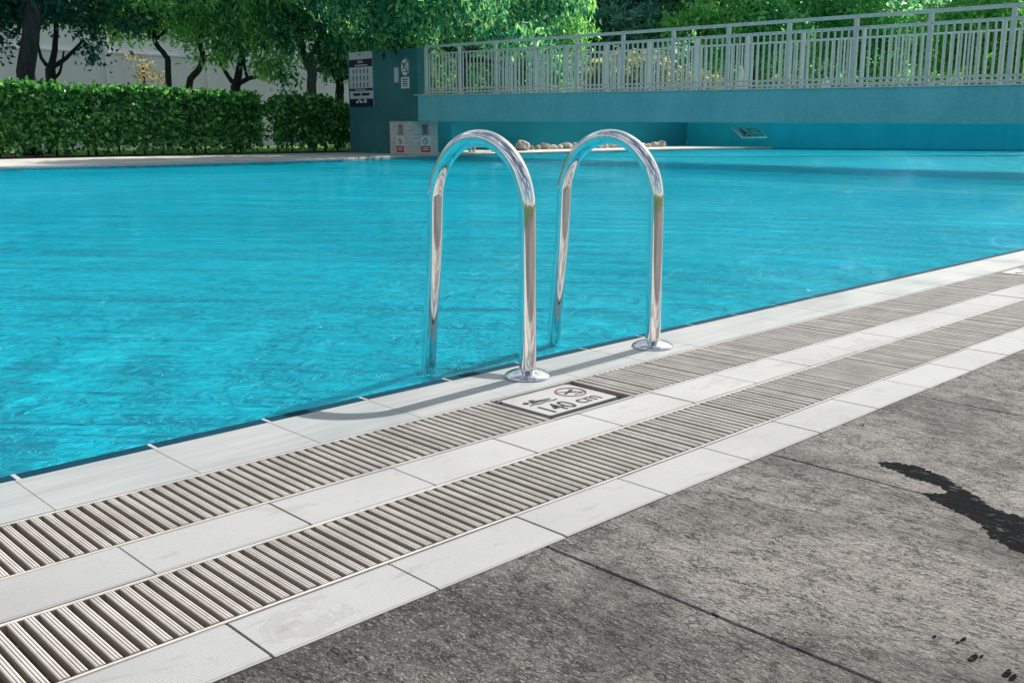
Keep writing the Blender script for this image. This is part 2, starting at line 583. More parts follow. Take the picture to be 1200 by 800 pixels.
def mat_render(name, lo, hi):
    t = NT(name)
    pos = t.coord('World')
    f = t.noise(pos, 1.1, 6, 0.65)
    g = t.noise(pos, 30, 4, 0.7)
    drip = t.noise(t.coord('World', (3, 3, 0.35)), 1.0, 5, 0.6)
    c = t.ramp(f, [(0.3, lo), (0.7, hi)])
    c = t.mix(t.ramp(drip, [(0.55, 0.0), (0.8, 0.4)]), c, tuple(x * 0.75 for x in lo))
    c = t.mix(t.ramp(g, [(0.45, 0.0), (0.75, 0.3)]), c, tuple(min(1, x * 1.5) for x in hi))
    return t.set(c, 0.85, 0, t.bump(g, 0.5, 0.01), 0.25)


def mat_marble():
    t = NT('marble_tile')
    br = t.n('TexBrick')
    br.inputs['Scale'].default_value = 1.0
    br.inputs['Mortar Size'].default_value = 0.004
    br.inputs['Brick Width'].default_value = 0.14
    br.inputs['Row Height'].default_value = 0.09
    co = t.coord('Object')
    sep = t.n('SeparateXYZ'); t.l(co, sep.inputs[0])
    cb = t.n('CombineXYZ')
    t.l(t.math('ADD', sep.outputs[0], sep.outputs[1]), cb.inputs[0]); t.l(sep.outputs[2], cb.inputs[1])
    t.l(cb.outputs[0], br.inputs['Vector'])
    f = t.noise(co, 9, 6, 0.7, 1.0)
    c = t.ramp(f, [(0.3, (0.46, 0.42, 0.39)), (0.7, (0.72, 0.70, 0.69))])
    c = t.mix(br.outputs['Fac'], c, (0.34, 0.31, 0.29))
    return t.set(c, 0.5)


def mat_lawn():
    t = NT('lawn')
    f = t.noise(t.coord('World'), 2.0, 6, 0.7)
    c = t.ramp(f, [(0.3, (0.035, 0.07, 0.015)), (0.7, (0.09, 0.15, 0.03))])
    return t.set(c, 0.9, 0, t.bump(t.noise(t.coord('World'), 60, 4), 0.6, 0.03))


M = {
    'tile': mat_tile(), 'coping': mat_coping(), 'grate': mat_grate(), 'channel': mat_channel(),
    'slab': mat_slab(), 'wet': mat_wet(), 'chrome': mat_chrome(), 'water': mat_water(),
    'mosaic': mat_mosaic(), 'shadow_blue': mat_mosaic('bridge_shadow_mosaic', (0.004, 0.10, 0.22), (0.006, 0.13, 0.27), (0.10, 0.25, 0.35)),
    'ledge_tile': mat_mosaic('pale_ledge_mosaic', (0.30, 0.70, 0.80), (0.38, 0.78, 0.86), (0.02, 0.30, 0.42)),
    'poolwall': plain('plain_turquoise_tile', (0.003, 0.64, 0.88), 0.3, 0, 0.1, 1.0),
    'blue': plain('dark_blue_ceramic', (0.002, 0.045, 0.075), 0.7, 0, 0.2, 14),
    'grout': plain('white_grout', (0.42, 0.42, 0.42), 0.8, 0, 0.15, 20),
    'mortar': plain('dark_mortar', (0.035, 0.033, 0.031), 0.9, 0, 0.3, 20, 0.4),
    'white': plain('white_plastic', (0.72, 0.72, 0.73), 0.4, 0, 0.06, 20),
    'black': plain('black_print', (0.012, 0.012, 0.014), 0.5, 0, 0.2, 20),
    'redp': plain('red_print', (0.42, 0.03, 0.05), 0.5, 0, 0.15, 30),
    'navy': plain('navy_print', (0.008, 0.008, 0.045), 0.5, 0, 0.15, 20),
    'green': plain('green_print', (0.02, 0.42, 0.26), 0.5, 0, 0.12, 20),
    'pale': plain('pale_grey_print', (0.48, 0.52, 0.54), 0.5, 0, 0.08, 20),
    'teal': mat_render('teal_render', (0.115, 0.400, 0.445), (0.175, 0.500, 0.550)),
    'teal_shade': mat_render('tree_shaded_teal', (0.026, 0.120, 0.135), (0.052, 0.185, 0.195)),  # end wall's teal, with the trees' shade painted into the colour
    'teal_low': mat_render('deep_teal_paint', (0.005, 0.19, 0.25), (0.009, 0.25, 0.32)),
    'tealw': mat_render('teal_wall_paint', (0.006, 0.38, 0.48), (0.010, 0.47, 0.59)),
    'fence': plain('grey_painted_steel', (0.53, 0.505, 0.475), 0.45, 0, 0.15, 8),
    'ledge': plain('pale_ledge', (0.50, 0.54, 0.56), 0.6, 0, 0.15, 8),
    'far_pave': plain('far_paving', (0.58, 0.55, 0.52), 0.7, 0, 0.2, 1.2),
    'marble': mat_marble(), 'lawn': mat_lawn(),
    'panel': plain('grey_wall_panel', (0.72, 0.69, 0.82), 0.7, 0, 0.08, 1.5),
    'panelw': plain('pale_wall_panel', (0.74, 0.75, 0.79), 0.7, 0, 0.08, 1.5),
    'stone': plain('pale_rock', (0.52, 0.47, 0.42), 0.85, 0, 0.4, 7, 0.5),
    'soil': plain('dark_soil', (0.03, 0.026, 0.02), 0.95, 0, 0.3, 9, 0.5),
    'bark_dark': mat_bark('dark_bark', (0.012, 0.014, 0.016), (0.045, 0.05, 0.055)),
    'bark_grey': mat_bark('grey_bark', (0.05, 0.055, 0.055), (0.15, 0.16, 0.155)),
    'bark_brown': mat_bark('brown_bark', (0.025, 0.02, 0.017), (0.075, 0.06, 0.05)),
    'hedge': mat_leaf('hedge_leaf', [(0.013, 0.075, 0.037), (0.029, 0.15, 0.051), (0.065, 0.27, 0.076), (0.13, 0.405, 0.102), (0.338, 0.63, 0.255)], 0.45, 0.28),
    'leaf_green': mat_leaf('green_leaf', [(0.011, 0.084, 0.092), (0.028, 0.182, 0.15), (0.066, 0.294, 0.184), (0.155, 0.448, 0.207), (0.398, 0.644, 0.321)], 0.58),
    'leaf_far': mat_leaf('far_leaf', [(0.066, 0.22, 0.165), (0.153, 0.417, 0.284), (0.351, 0.659, 0.473)], 0.62),
    'leaf_mid': mat_leaf('mid_green_leaf', [(0.071, 0.289, 0.185), (0.161, 0.476, 0.235), (0.394, 0.744, 0.367)], 0.64),
    'leaf_dark': mat_leaf('dark_leaf', [(0.012, 0.074, 0.074), (0.019, 0.135, 0.12), (0.044, 0.207, 0.157)], 0.45),
    'leaf_lime': mat_leaf('lime_leaf', [(0.09, 0.325, 0.133), (0.204, 0.514, 0.202), (0.454, 0.731, 0.335)], 0.6),
    'leaf_pine': mat_leaf('blue_green_needle', [(0.058, 0.202, 0.202), (0.147, 0.384, 0.363), (0.289, 0.588, 0.496)], 0.5),
    'leaf_pale': mat_leaf('pale_leaf', [(0.132, 0.198, 0.066), (0.396, 0.422, 0.264), (0.66, 0.634, 0.449)], 0.45),
    'leaf_tan': mat_leaf('tan_leaf', [(0.208, 0.182, 0.091), (0.416, 0.338, 0.208), (0.585, 0.494, 0.338)], 0.4),
}

M['blue'].node_tree.nodes['Principled BSDF'].inputs['Specular IOR Level'].default_value = 0.08

# ------------------------------------------------------------------ layout (metres, +X along the pool edge, +Y over the pool)
Y_POOL, Y_B, Y_C, Y_D, Y_E, Y_F = 1.789, 1.594, 1.387, 1.2575, 1.0645, 0.9505
PITCH_T = 0.2507
X_T0 = 0.5365                    # one joint
X_L, X_R = -2.0, 14.5
WATER_Z = -0.055
Y_STRIP = 1.835
BX = 14.75                       # front face of the footbridge
FAR = [(-12, 16.6), (11.6, 16.75), (14.6, 17.9), (22.4, 18.0), (28.7, 17.6)]
WALLLINE = [(28.7, 17.6), (31.5, 10.7), (36.0, -0.5)]


def far_y(x):
    for (a, b), (c, d) in zip(FAR, FAR[1:]):
        if x <= c: return b + (d - b) * (x - a) / (c - a)
    return FAR[-1][1]


def struct(name, parent=None):
    o = bpy.data.objects.new(name, None)
    COL.objects.link(o)
    if parent: o.parent = parent
    o['kind'] = 'structure'
    return o


# ------------------------------------------------------------------ pool basin and water
m = MB()
outline = [(-12, Y_STRIP - 0.004), (36, Y_STRIP - 0.004)] + WALLLINE[::-1] + FAR[::-1][1:]
n = len(outline)
m.add([(x, y, -1.4) for x, y in outline], [tuple(range(n))])
o = m.build('pool_basin', M['mosaic']); o['kind'] = 'structure'
m = MB()
m.add([(x, y, -1.4) for x, y in outline] + [(x, y, -0.016) for x, y in outline], [(i, n + i, n + (i + 1) % n, (i + 1) % n) for i in range(n)])
m.build('basin_wall', M['poolwall'], o)
m = MB()
wo = [(-12, Y_STRIP - .002), (35.9, Y_STRIP - .002)] + WALLLINE[::-1] + FAR[::-1][1:]
m.add([(x, y, WATER_Z) for x, y in wo], [tuple(range(len(wo)))])
o = m.build('pool_water', M['water']); o['kind'] = 'structure'
# submerged ledge across the pool under the bridge side: pale grated strip and the bridge's shadow painted as a dark strip behind it
m = MB()
m.box(10.55, Y_STRIP, -1.39, 12.3, 16.7, -0.16)
led = m.build('submerged_ledge', M['poolwall']); led['kind'] = 'structure'
m = MB()
m.box(10.55, Y_STRIP + .01, -0.158, 11.0, 16.69, -0.100)
m.build('grated_strip', M['ledge_tile'], led)
m = MB()
m.box(11.004, Y_STRIP + .01, -0.157, 12.3, 16.69, -0.12)
m.build('bridge_shadow_strip', M['shadow_blue'], led)

# dark blue edge tiles
eb = MB()
eb.box(X_L, Y_POOL + 0.0005, -0.2, X_R, Y_STRIP, -0.0046)
edge = eb.build('pool_edge', M['grout']); edge['kind'] = 'structure'
b = MB(); b.bev(0.002, 0.0, -0.012, PITCH_T - 0.002, Y_STRIP - Y_POOL - 0.002, 0.0, 0.003)
edge_me = b.mesh('edge_tile', M['blue'])
k0, k1 = int(math.floor((X_L - X_T0) / PITCH_T)) + 1, int(math.floor((X_R - X_T0) / PITCH_T))
for k in range(k0, k1):
    link('edge_tile', edge_me, edge, (X_T0 + k * PITCH_T, Y_POOL + 0.0015, -0.0035))

# coping tiles
cb_ = MB(); cb_.box(X_L, Y_B + .001, -0.2, X_R, Y_POOL, -0.0016)
coping = cb_.build('pool_coping', M['grout']); coping['kind'] = 'structure'
b = MB(); b.bev(0.0004, 0.0015, -0.02, PITCH_T - 0.0004, Y_POOL - Y_B - 0.0008, 0.0, 0.0006)
cop_me = b.mesh('coping_tile', M['coping'])
for k in range(k0, k1):
    link('coping_tile', cop_me, coping, (X_T0 - 0.012 + k * PITCH_T, Y_B, random.uniform(-.0003, .0003)))


def ridged_tile(name, wid):
    """tile with fine anti-slip ridges along X"""
    g, L = 0.0019, PITCH_T
    nr = int(round((wid - 0.012) / 0.0052))
    ys, zs = [0.0003, 0.0003], [-0.02, -0.0008]
    y0, y1 = 0.006, wid - 0.006
    for i in range(nr):
        p = (y1 - y0) / nr
        ys += [y0 + p * i, y0 + p * (i + 0.30), y0 + p * (i + 0.70)]
        zs += [-0.0013, 0.0, 0.0]
    ys += [y1, wid - 0.0015, wid - 0.0015]
    zs += [-0.0013, -0.001, -0.02]
    q = len(ys)
    vs = [(g, y, z) for y, z in zip(ys, zs)] + [(L - g, y, z) for y, z in zip(ys, zs)]
    fs = [(i, q + i, q + i + 1, i + 1) for i in range(q - 1)]
    fs += [tuple(range(q)), tuple(range(2 * q - 1, q - 1, -1))]
    b = MB(); b.add(vs, fs)
    return b.mesh(name, M['tile'])


def band(name, ylo, yhi):
    b = MB(); b.box(X_L, ylo + 0.0008, -0.2, X_R, yhi - 0.0008, -0.007)
    base = b.build(name, M['mortar']); base['kind'] = 'structure'
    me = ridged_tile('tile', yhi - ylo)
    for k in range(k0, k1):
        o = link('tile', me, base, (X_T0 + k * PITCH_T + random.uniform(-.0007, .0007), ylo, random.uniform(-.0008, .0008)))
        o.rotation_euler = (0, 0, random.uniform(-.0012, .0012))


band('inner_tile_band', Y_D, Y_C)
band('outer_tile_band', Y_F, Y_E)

# drain channels
for nm, lo, hi in (('inner_drain_channel', Y_C, Y_B), ('outer_drain_channel', Y_E, Y_D)):
    b = MB()
    b.box(X_L, lo, -0.2, X_R, hi, -0.13)
    b.box(X_L, lo, -0.13, X_R, lo + 0.006, -0.026)
    b.box(X_L, hi - 0.006, -0.13, X_R, hi, -0.026)
    o = b.build(nm, M['channel']); o['kind'] = 'structure'

BAR_P = 0.0203


def bar_mesh(length):
    hw = 0.0059
    xs = [-hw * .8, -hw, -hw, -hw * .72, -hw * .58, -hw * .42, -hw * .28, 0 - hw * .14, hw * .14, hw * .28, hw * .42, hw * .58, hw * .72, hw, hw, hw * .8]
    zs = [-0.024, -0.012, -0.0012, -0.0002, -0.0002, -0.0013, -0.0013, 0.0, 0.0, -0.0013, -0.0013, -0.0002, -0.0002, -0.0012, -0.012, -0.024]
    q = len(xs)
    vs = [(x, 0, z) for x, z in zip(xs, zs)] + [(x, length, z) for x, z in zip(xs, zs)]
    fs = [(i, i + 1, q + i + 1, q + i) for i in range(q - 1)] + [tuple(range(q - 1, -1, -1)), tuple(range(q, 2 * q))]
    b = MB(); b.add(vs, fs)
    return b


def grate(lo, hi, x0, x1, label, limit=285):
    t = thing('drain_grate', (x0, lo, 0), label, 'drain grate', 'white drain grates beside the pool')
    wd = hi - lo
    b = MB()
    b.bev(0, 0.001, -0.026, x1 - x0, 0.0068, -0.0006, 0.0012)
    b.build('frame_rail', M['grate'], t)
    b = MB()
    b.bev(0, wd - 0.0068, -0.026, x1 - x0, wd - 0.001, -0.0006, 0.0012)
    b.build('frame_rail', M['grate'], t)
    for yy in (0.25, 0.75):
        b = MB(); b.box(0.0, wd * yy - 0.004, -0.0235, x1 - x0, wd * yy + 0.004, -0.014)
        b.build('support_rod', M['grate'], t)
    src = bar_mesh(wd - 0.018)
    me = src.mesh('bar', M['grate'])
    nb = int((x1 - x0) / BAR_P)
    rest = MB()
    cnt = 0
    for i in range(nb):
        x = BAR_P * (i + 0.5)
        if x0 + x < 0.15 or cnt >= limit:
            rest.add([(vx + x, vy + 0.009, vz) for vx, vy, vz in src.v], src.f)
        else:
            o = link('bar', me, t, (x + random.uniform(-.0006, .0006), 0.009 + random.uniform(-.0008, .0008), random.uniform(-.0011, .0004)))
            o.rotation_euler = (0, 0, random.uniform(-.004, .004))
            cnt += 1
    if rest.v:
        r = rest.build('bar', M['grate'], t); r['kind'] = 'stuff'
    return t


S0, S1 = 1.474, 1.737
S2, S3 = 4.40, 4.663
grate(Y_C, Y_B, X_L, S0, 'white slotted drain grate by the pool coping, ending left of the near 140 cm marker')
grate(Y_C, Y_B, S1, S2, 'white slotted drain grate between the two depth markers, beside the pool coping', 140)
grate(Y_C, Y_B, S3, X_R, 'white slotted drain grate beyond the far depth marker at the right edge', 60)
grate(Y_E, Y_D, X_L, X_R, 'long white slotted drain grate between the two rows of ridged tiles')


def depth_marker(x0, label):
    t = thing('depth_marker', (x0, Y_C, 0), label, 'depth marker', 'depth markers set in the drain')
    L, wd = S1 - S0, Y_B - Y_C
    b = MB()
    b.box(0.002, 0.001, -0.03, L - 0.002, 0.010, -0.001)
    b.build('frame_rail', M['tile'], t)
    b = MB(); b.box(0.002, wd - 0.010, -0.03, L - 0.002, wd - 0.001, -0.001)
    b.build('frame_rail', M['tile'], t)
    b = MB(); b.box(0.001, 0.0105, -0.032, L - 0.001, wd - 0.0105, -0.016)
    b.build('tray', M['grate'], t)
    # the plate with rounded corners
    x0_, x1_, y0_, y1_, r = 0.010, L - 0.030, 0.026, wd - 0.026, 0.008
    poly = []
    for cx_, cy_, a0 in ((x1_ - r, y1_ - r, 0), (x0_ + r, y1_ - r, 90), (x0_ + r, y0_ + r, 180), (x1_ - r, y0_ + r, 270)):
        for k in range(5):
            a = math.radians(a0 + k * 22.5)
            poly.append((cx_ + r * math.cos(a), cy_ + r * math.sin(a)))
    b = MB(); b.prism(poly, -0.014, 0.0)
    b.build('plate', M['tile'], t)
    b = MB(); b.box(x0_, wd - 0.0205, -0.014, x1_, wd - 0.0145, -0.002)
    b.build('side_strip', M['tile'], t)
    z = 0.0004
    link('lettering', text_mesh('140', 0.078, M['black'], Matrix.Translation((0.022, 0.036, z)), 0.0004, 0.0004, xs=0.80), t)
    link('lettering', text_mesh('cm', 0.066, M['black'], Matrix.Translation((0.130, 0.042, z)), 0.0004, 0.0, xs=0.92), t)
    # swimmer over a wave
    b = MB()
    b.disc(0.038, 0.128, 0.0075, 0, 0.0008, 14)
    b.prism([(0.048, 0.122), (0.060, 0.142), (0.072, 0.136), (0.066, 0.130), (0.108, 0.122), (0.108, 0.118), (0.05, 0.116)], 0, 0.0008)
    b.build('swimmer_symbol', M['black'], t, loc=(0, 0, z - .0002))
    b = MB()
    pts = [(0.032 + i * 0.0105, 0.108 + 0.0025 * math.sin(i * 1.6)) for i in range(9)]
    for p, q in zip(pts, pts[1:]): b.bar(*p, *q, 0.004, 0, 0.0007)
    b.build('wave_symbol', M['black'], t, loc=(0, 0, z - .0002))
    # no-diving roundel
    b = MB(); b.ring(0.183, 0.127, 0.0362, 0.0375, 0, 0.0008, 40)
    b.build('roundel_ring', M['redp'], t, loc=(0, 0, z - .0001))
    b = MB(); b.ring(0.183, 0.127, 0.0335, 0.0361, 0, 0.0007, 40)
    b.bar(0.158, 0.146, 0.208, 0.108, 0.003, 0, 0.0007)
    b.bar(0.160, 0.122, 0.192, 0.136, 0.006, 0, 0.0012)
    b.disc(0.196, 0.138, 0.005, 0, 0.0012, 12)
    b.bar(0.178, 0.128, 0.196, 0.120, 0.004, 0, 0.0012)
    b.bar(0.176, 0.106, 0.200, 0.106, 0.003, 0, 0.0009)
    b.build('diver_symbol', M['black'], t, loc=(0, 0, z - .0002))
    return t


depth_marker(S0, 'white 140 cm depth plate with swimmer and red no-diving roundel, in front of the ladder')
depth_marker(S2, 'white depth plate cut by the right edge of the photo, far along the grate')

# ------------------------------------------------------------------ patio of stamped concrete slabs
b = MB(); b.box(X_L - .5, -4.5, -0.2, X_R, Y_F - 0.001, -0.0115)
patio = b.build('patio', M['mortar']); patio['kind'] = 'structure'
SW, SX = 0.609, 0.990
slab_me = []
for L in (2.6, 2.6):
    b = MB(); b.bev(0.0014, -L, -0.012, SW - 0.0014, 0.0, 0.0, 0.002)
    slab_me.append(b.mesh('concrete_slab', M['slab']))
for k in range(-5, 22):
    for j in range(2):
        link('concrete_slab', slab_me[j], patio, (SX + k * SW, Y_F - 0.0002 - j * 2.606, -0.001))

# wet patch with a ragged outline
def ground(u, v):
    p, q = at(u, v, 1.0), at(u, v, 2.0)
    k = p.z / (p.z - q.z)
    g = p.lerp(q, k)
    return (g.x, g.y)


ctrl = [ground(*q) for q in ((1029, 541), (1048, 541), (1068, 544), (1090, 551), (1108, 558), (1122, 568), (1140, 578), (1158, 592), (1180, 600), (1200, 606), (1235, 622), (1262, 650),
                             (1255, 668), (1225, 662), (1200, 648), (1186, 643), (1172, 633), (1158, 628), (1150, 614), (1134, 606), (1124, 600), (1104, 590), (1088, 583), (1081, 577),
                             (1100, 578), (1112, 576), (1100, 568), (1085, 563), (1066, 559), (1050, 551), (1034, 546))]
poly = []
for (ax, ay), (bx_, by_) in zip(ctrl, ctrl[1:] + ctrl[:1]):
    d = math.hypot(bx_ - ax, by_ - ay)
    k = max(2, int(d / 0.0016))
    for i in range(k):
        s = i / k
        x, y = ax + (bx_ - ax) * s, ay + (by_ - ay) * s
        nx, ny = -(by_ - ay) / d, (bx_ - ax) / d
        a = 0.004 * mnoise.noise((x * 45, y * 45, 3)) + 0.008 * mnoise.noise((x * 130, y * 130, 9)) + 0.005 * mnoise.noise((x * 330, y * 330, 5))
        poly.append((x + nx * a, y + ny * a))
b = MB(); b.add([(x, y, -0.0004) for x, y in poly], [tuple(range(len(poly)))][::1])
o = b.build('wet_patch', M['wet']); o['kind'] = 'structure'
tag(o, 'ragged dark wet patch drying across the stamped concrete')
wet_extra = MB()
for cx_, cy_, r in [(*ground(u_, v_), r_) for u_, v_, r_ in ((1129, 748, .0045), (1140, 770, .007), (1122, 752, .003), (1180, 788, .007), (1187, 793, .006), (1011, 498, .004), (1095, 745, .003), (1150, 768, .003))]:
    wet_extra.add([(cx_ + r * (1 + .5 * mnoise.noise((cx_ * 50, q, 1))) * 1.7 * math.cos(q), cy_ + r * (1 + .6 * mnoise.noise((q, cy_ * 70, 2))) * .55 * math.sin(q), -0.0004) for q in np.linspace(0, 2 * math.pi, 22)[:-1]], [tuple(range(21))])
o = wet_extra.build('wet_drops', M['wet']); o['kind'] = 'stuff'
tag(o, 'small dark drips near the lower right of the patio')

# ------------------------------------------------------------------ pool ladder
lad = thing('pool_ladder', (1.691, 1.689, 0), 'polished steel pool ladder with two tall arched handrails over the coping', 'pool ladder')


def rail_path():
    pts = [(0, 0.0, 0.0), (0, 0.0, 0.15), (0, 0.001, 0.30), (0, 0.002, 0.405)]
    r = 0.171
    for k in range(1, 19):
        a = math.pi * k / 18
        pts.append((0, 0.002 + r - r * math.cos(a), 0.405 + r * math.sin(a)))
    pts += [(0, 0.352, 0.27), (0, 0.368, 0.12), (0, 0.384, -0.04), (0, 0.402, -0.3), (0, 0.410, -0.62), (0, 0.400, -0.9)]
    # resample smooth
    P = [Vector(p) for p in pts]
    out = []
    for i in range(len(P) - 1):
        p0, p1, p2, p3 = P[max(i - 1, 0)], P[i], P[i + 1], P[min(i + 2, len(P) - 1)]
        for s in np.linspace(0, 1, 5)[:-1]:
            out.append(0.5 * ((2 * p1) + (-p0 + p2) * s + (2 * p0 - 5 * p1 + 4 * p2 - p3) * s * s + (-p0 + 3 * p1 - 3 * p2 + p3) * s ** 3))
    out.append(P[-1])
    return out


for dx in (0.0, 0.496):
    b = MB(); b.tube([p + Vector((dx, 0, 0)) for p in rail_path()], 0.0208, 32)
    r = b.build('handrail', M['chrome'], lad, True)
    b = MB()
    b.lathe([(0.0, 0.0005), (0.058, 0.0005), (0.0585, 0.003), (0.055, 0.007), (0.046, 0.012), (0.034, 0.016), (0.0245, 0.0185), (0.0225, 0.0195), (0.0, 0.0196)], 48, (dx, 0, 0))
    b.build('floor_flange', M['chrome'], lad, True)
for z, y in ((-0.064, 0.372), (-0.30, 0.385), (-0.52, 0.392), (-0.77, 0.388)):
    b = MB()
    b.bev(0.018, y - 0.03, z - 0.02, 0.478, y + 0.045, z, 0.006)
    for i in range(9):
        b.tube([(0.03 + .05 * i, y - .022, z + .0015), (0.045 + .05 * i, y + .038, z + .0015)], 0.0025, 6)
    b.build('tread', M['chrome'], lad)

# ------------------------------------------------------------------ ground beyond the pool
def sheet(name, polys, z, mat):
    b = MB()
    for p in polys: b.add([(x, y, z) for x, y in p], [tuple(range(len(p)))])
    o = b.build(name, mat); o['kind'] = 'structure'
    return o


sheet('ground', [[(-400, -400), (400, -400), (400, -4.5), (-400, -4.5)],
                 [(-400, -4.5), (X_L - .5, -4.5), (X_L - .5, Y_POOL), (-400, Y_POOL)],
                 [(X_R, -4.5), (400, -4.5), (400, 1.6), (X_R, 1.6)],
                 [(-400, Y_POOL), (-12, Y_POOL), (-12, 16.6), (-400, 16.6)],
                 [(-400, 16.6), (-12, 16.6), (-12, 21.0), (-400, 21.0)],
                 [(-400, 21.0), (400, 21.0), (400, 400), (-400, 400)],
                 [(36.2, 1.6), (400, 1.6), (400, 21.0), (29.0, 21.0), (29.0, 17.7), (31.7, 10.8)]], -0.025, M['lawn'])
b = MB()
top = [(x, y) for x, y in FAR] + [(28.7, 21.2), (-12, 21.2)]
b.prism(top, -0.2, 0.0)
o = b.build('far_deck', M['far_pave']); o['kind'] = 'structure'
# pale far coping tiles, 0.5 m each
far = struct('far_coping')
b = MB(); b.bev(0.003, 0.0, -0.03, 0.497, 0.30, 0.0, 0.003)
farme = b.mesh('coping_tile', M['coping'])
for (x0, y0), (x1, y1) in zip(FAR, FAR[1:]):
    if x1 < 4: continue
    L = math.hypot(x1 - x0, y1 - y0); a = math.atan2(y1 - y0, x1 - x0)
    s = 0.0 if x0 > 0 else 15.0
    while s + 0.45 < L:
        link('coping_tile', farme, far, (x0 + math.cos(a) * s, y0 + math.sin(a) * s + 0.002, 0.012), (0, 0, a))
        s += 0.5
b = MB(); b.box(5, 21.2, -0.2, 15.9, 22.6, 0.015)
o = b.build('hedge_bed', M['soil']); o['kind'] = 'structure'
sheet('garden_path', [[(8, 26.0), (24, 25.0), (24, 26.2), (8, 27.4)]], 0.004, M['far_pave'])
RN = np.random.default_rng(5)


def leaf_mesh(name, cen, size, mat, droop=0.2, aspect=0.45, var=0.4, fold=0.18, rng=RN):
    """one small folded leaf per centre; cen is (N,3)"""
    N = len(cen)
    d = rng.normal(size=(N, 3)); d[:, 2] -= droop * 2.2
    d /= np.linalg.norm(d, axis=1, keepdims=True) + 1e-9
    a = rng.normal(size=(N, 3))
    s = np.cross(d, a); s /= np.linalg.norm(s, axis=1, keepdims=True) + 1e-9
    nr = np.cross(d, s)
    ln = size * (1 + var * rng.uniform(-1, 1, (N, 1)))
    wd = ln * aspect * 0.5
    v = np.empty((N, 4, 3), np.float32)
    v[:, 0] = cen
    v[:, 1] = cen + d * ln * 0.45 + s * wd + nr * ln * fold
    v[:, 2] = cen + d * ln
    v[:, 3] = cen + d * ln * 0.45 - s * wd + nr * ln * fold
    me = bpy.data.meshes.new(name)
    me.vertices.add(N * 4); me.vertices.foreach_set('co', v.reshape(-1))
    idx = np.arange(N)[:, None] * 4 + np.array([0, 1, 2, 0, 2, 3])[None]
    me.loops.add(N * 6); me.loops.foreach_set('vertex_index', idx.reshape(-1).astype(np.int32))
    me.polygons.add(N * 2)
    me.polygons.foreach_set('loop_start', np.arange(N * 2, dtype=np.int32) * 3)
    me.polygons.foreach_set('loop_total', np.full(N * 2, 3, np.int32))
    me.update(calc_edges=True)
    me.materials.append(mat)
    return me


def blob_points(blobs, dens, sig, per, rng=RN):
    """leaf centres in clumps spread through ellipsoids (x,y,z,rx,ry,rz)"""
    out = []
    for (x, y, z, rx, ry, rz) in blobs:
        k = max(4, int(dens * (rx * ry * rz) ** (2 / 3.0)))
        d = rng.normal(size=(k, 3)); d /= np.linalg.norm(d, axis=1, keepdims=True)
        r = rng.uniform(0.25, 1.0, (k, 1)) ** 0.5
        c = d * r * np.array([rx, ry, rz]) + np.array([x, y, z])
        p = np.repeat(c, per, 0) + rng.normal(size=(k * per, 3)) * np.array([sig, sig, sig * 0.8])
        out.append(p)
    return np.concatenate(out)


def tree(name, base, r0, limbs, blobs, leafmat, bark, label, cat='tree', group=None, size=0.14, dens=34, per=46, sig=0.26, droop=0.3, aspect=0.45):
    t = thing(name, base, label, cat, group)
    B = Vector(base)
    b = MB()
    for path, ra, rb in limbs:
        P = [Vector(p) - B for p in path]
        # smooth the polyline a little
        Q = []
        for i in range(len(P) - 1):
            p0, p1, p2, p3 = P[max(i - 1, 0)], P[i], P[i + 1], P[min(i + 2, len(P) - 1)]
            for s in (0, .25, .5, .75):
                q = 0.5 * ((2 * p1) + (-p0 + p2) * s + (2 * p0 - 5 * p1 + 4 * p2 - p3) * s * s + (-p0 + 3 * p1 - 3 * p2 + p3) * s ** 3)
                Q.append(q + Vector((random.uniform(-1, 1), random.uniform(-1, 1), 0)) * ra * 0.12)
        Q.append(P[-1])
        b.tube(Q, [ra + (rb - ra) * i / (len(Q) - 1) for i in range(len(Q))], 9)
    b.build('trunk', bark, t, True)
    pts = blob_points(blobs, dens, sig * 0.72, per) - np.array(base)
    link('crown', leaf_mesh('crown', pts, size, leafmat, droop, aspect, 0.6), t)
    return t


def blobs_at(spec):
    """(u, v, f, rx, ry(depth), rz) -> world ellipsoids"""
    out = []
    for u, v, f, a, d, c in spec:
        p = at(u, v, f)
        out.append((p.x, p.y, p.z, a, d, c))
    return out


def auto_limbs(base, fork, r, blobs, k=6):
    L = [([base, (base + fork) / 2 + Vector((random.uniform(-.06, .06), random.uniform(-.06, .06), 0)), fork], r, r * .72)]
    for bl in blobs[:k]:
        e = Vector(bl[:3])
        mid = fork.lerp(e, .5) + Vector((random.uniform(-.3, .3), random.uniform(-.3, .3), .15))
        L.append(([fork, mid, e], r * .5, r * .1))
    return L


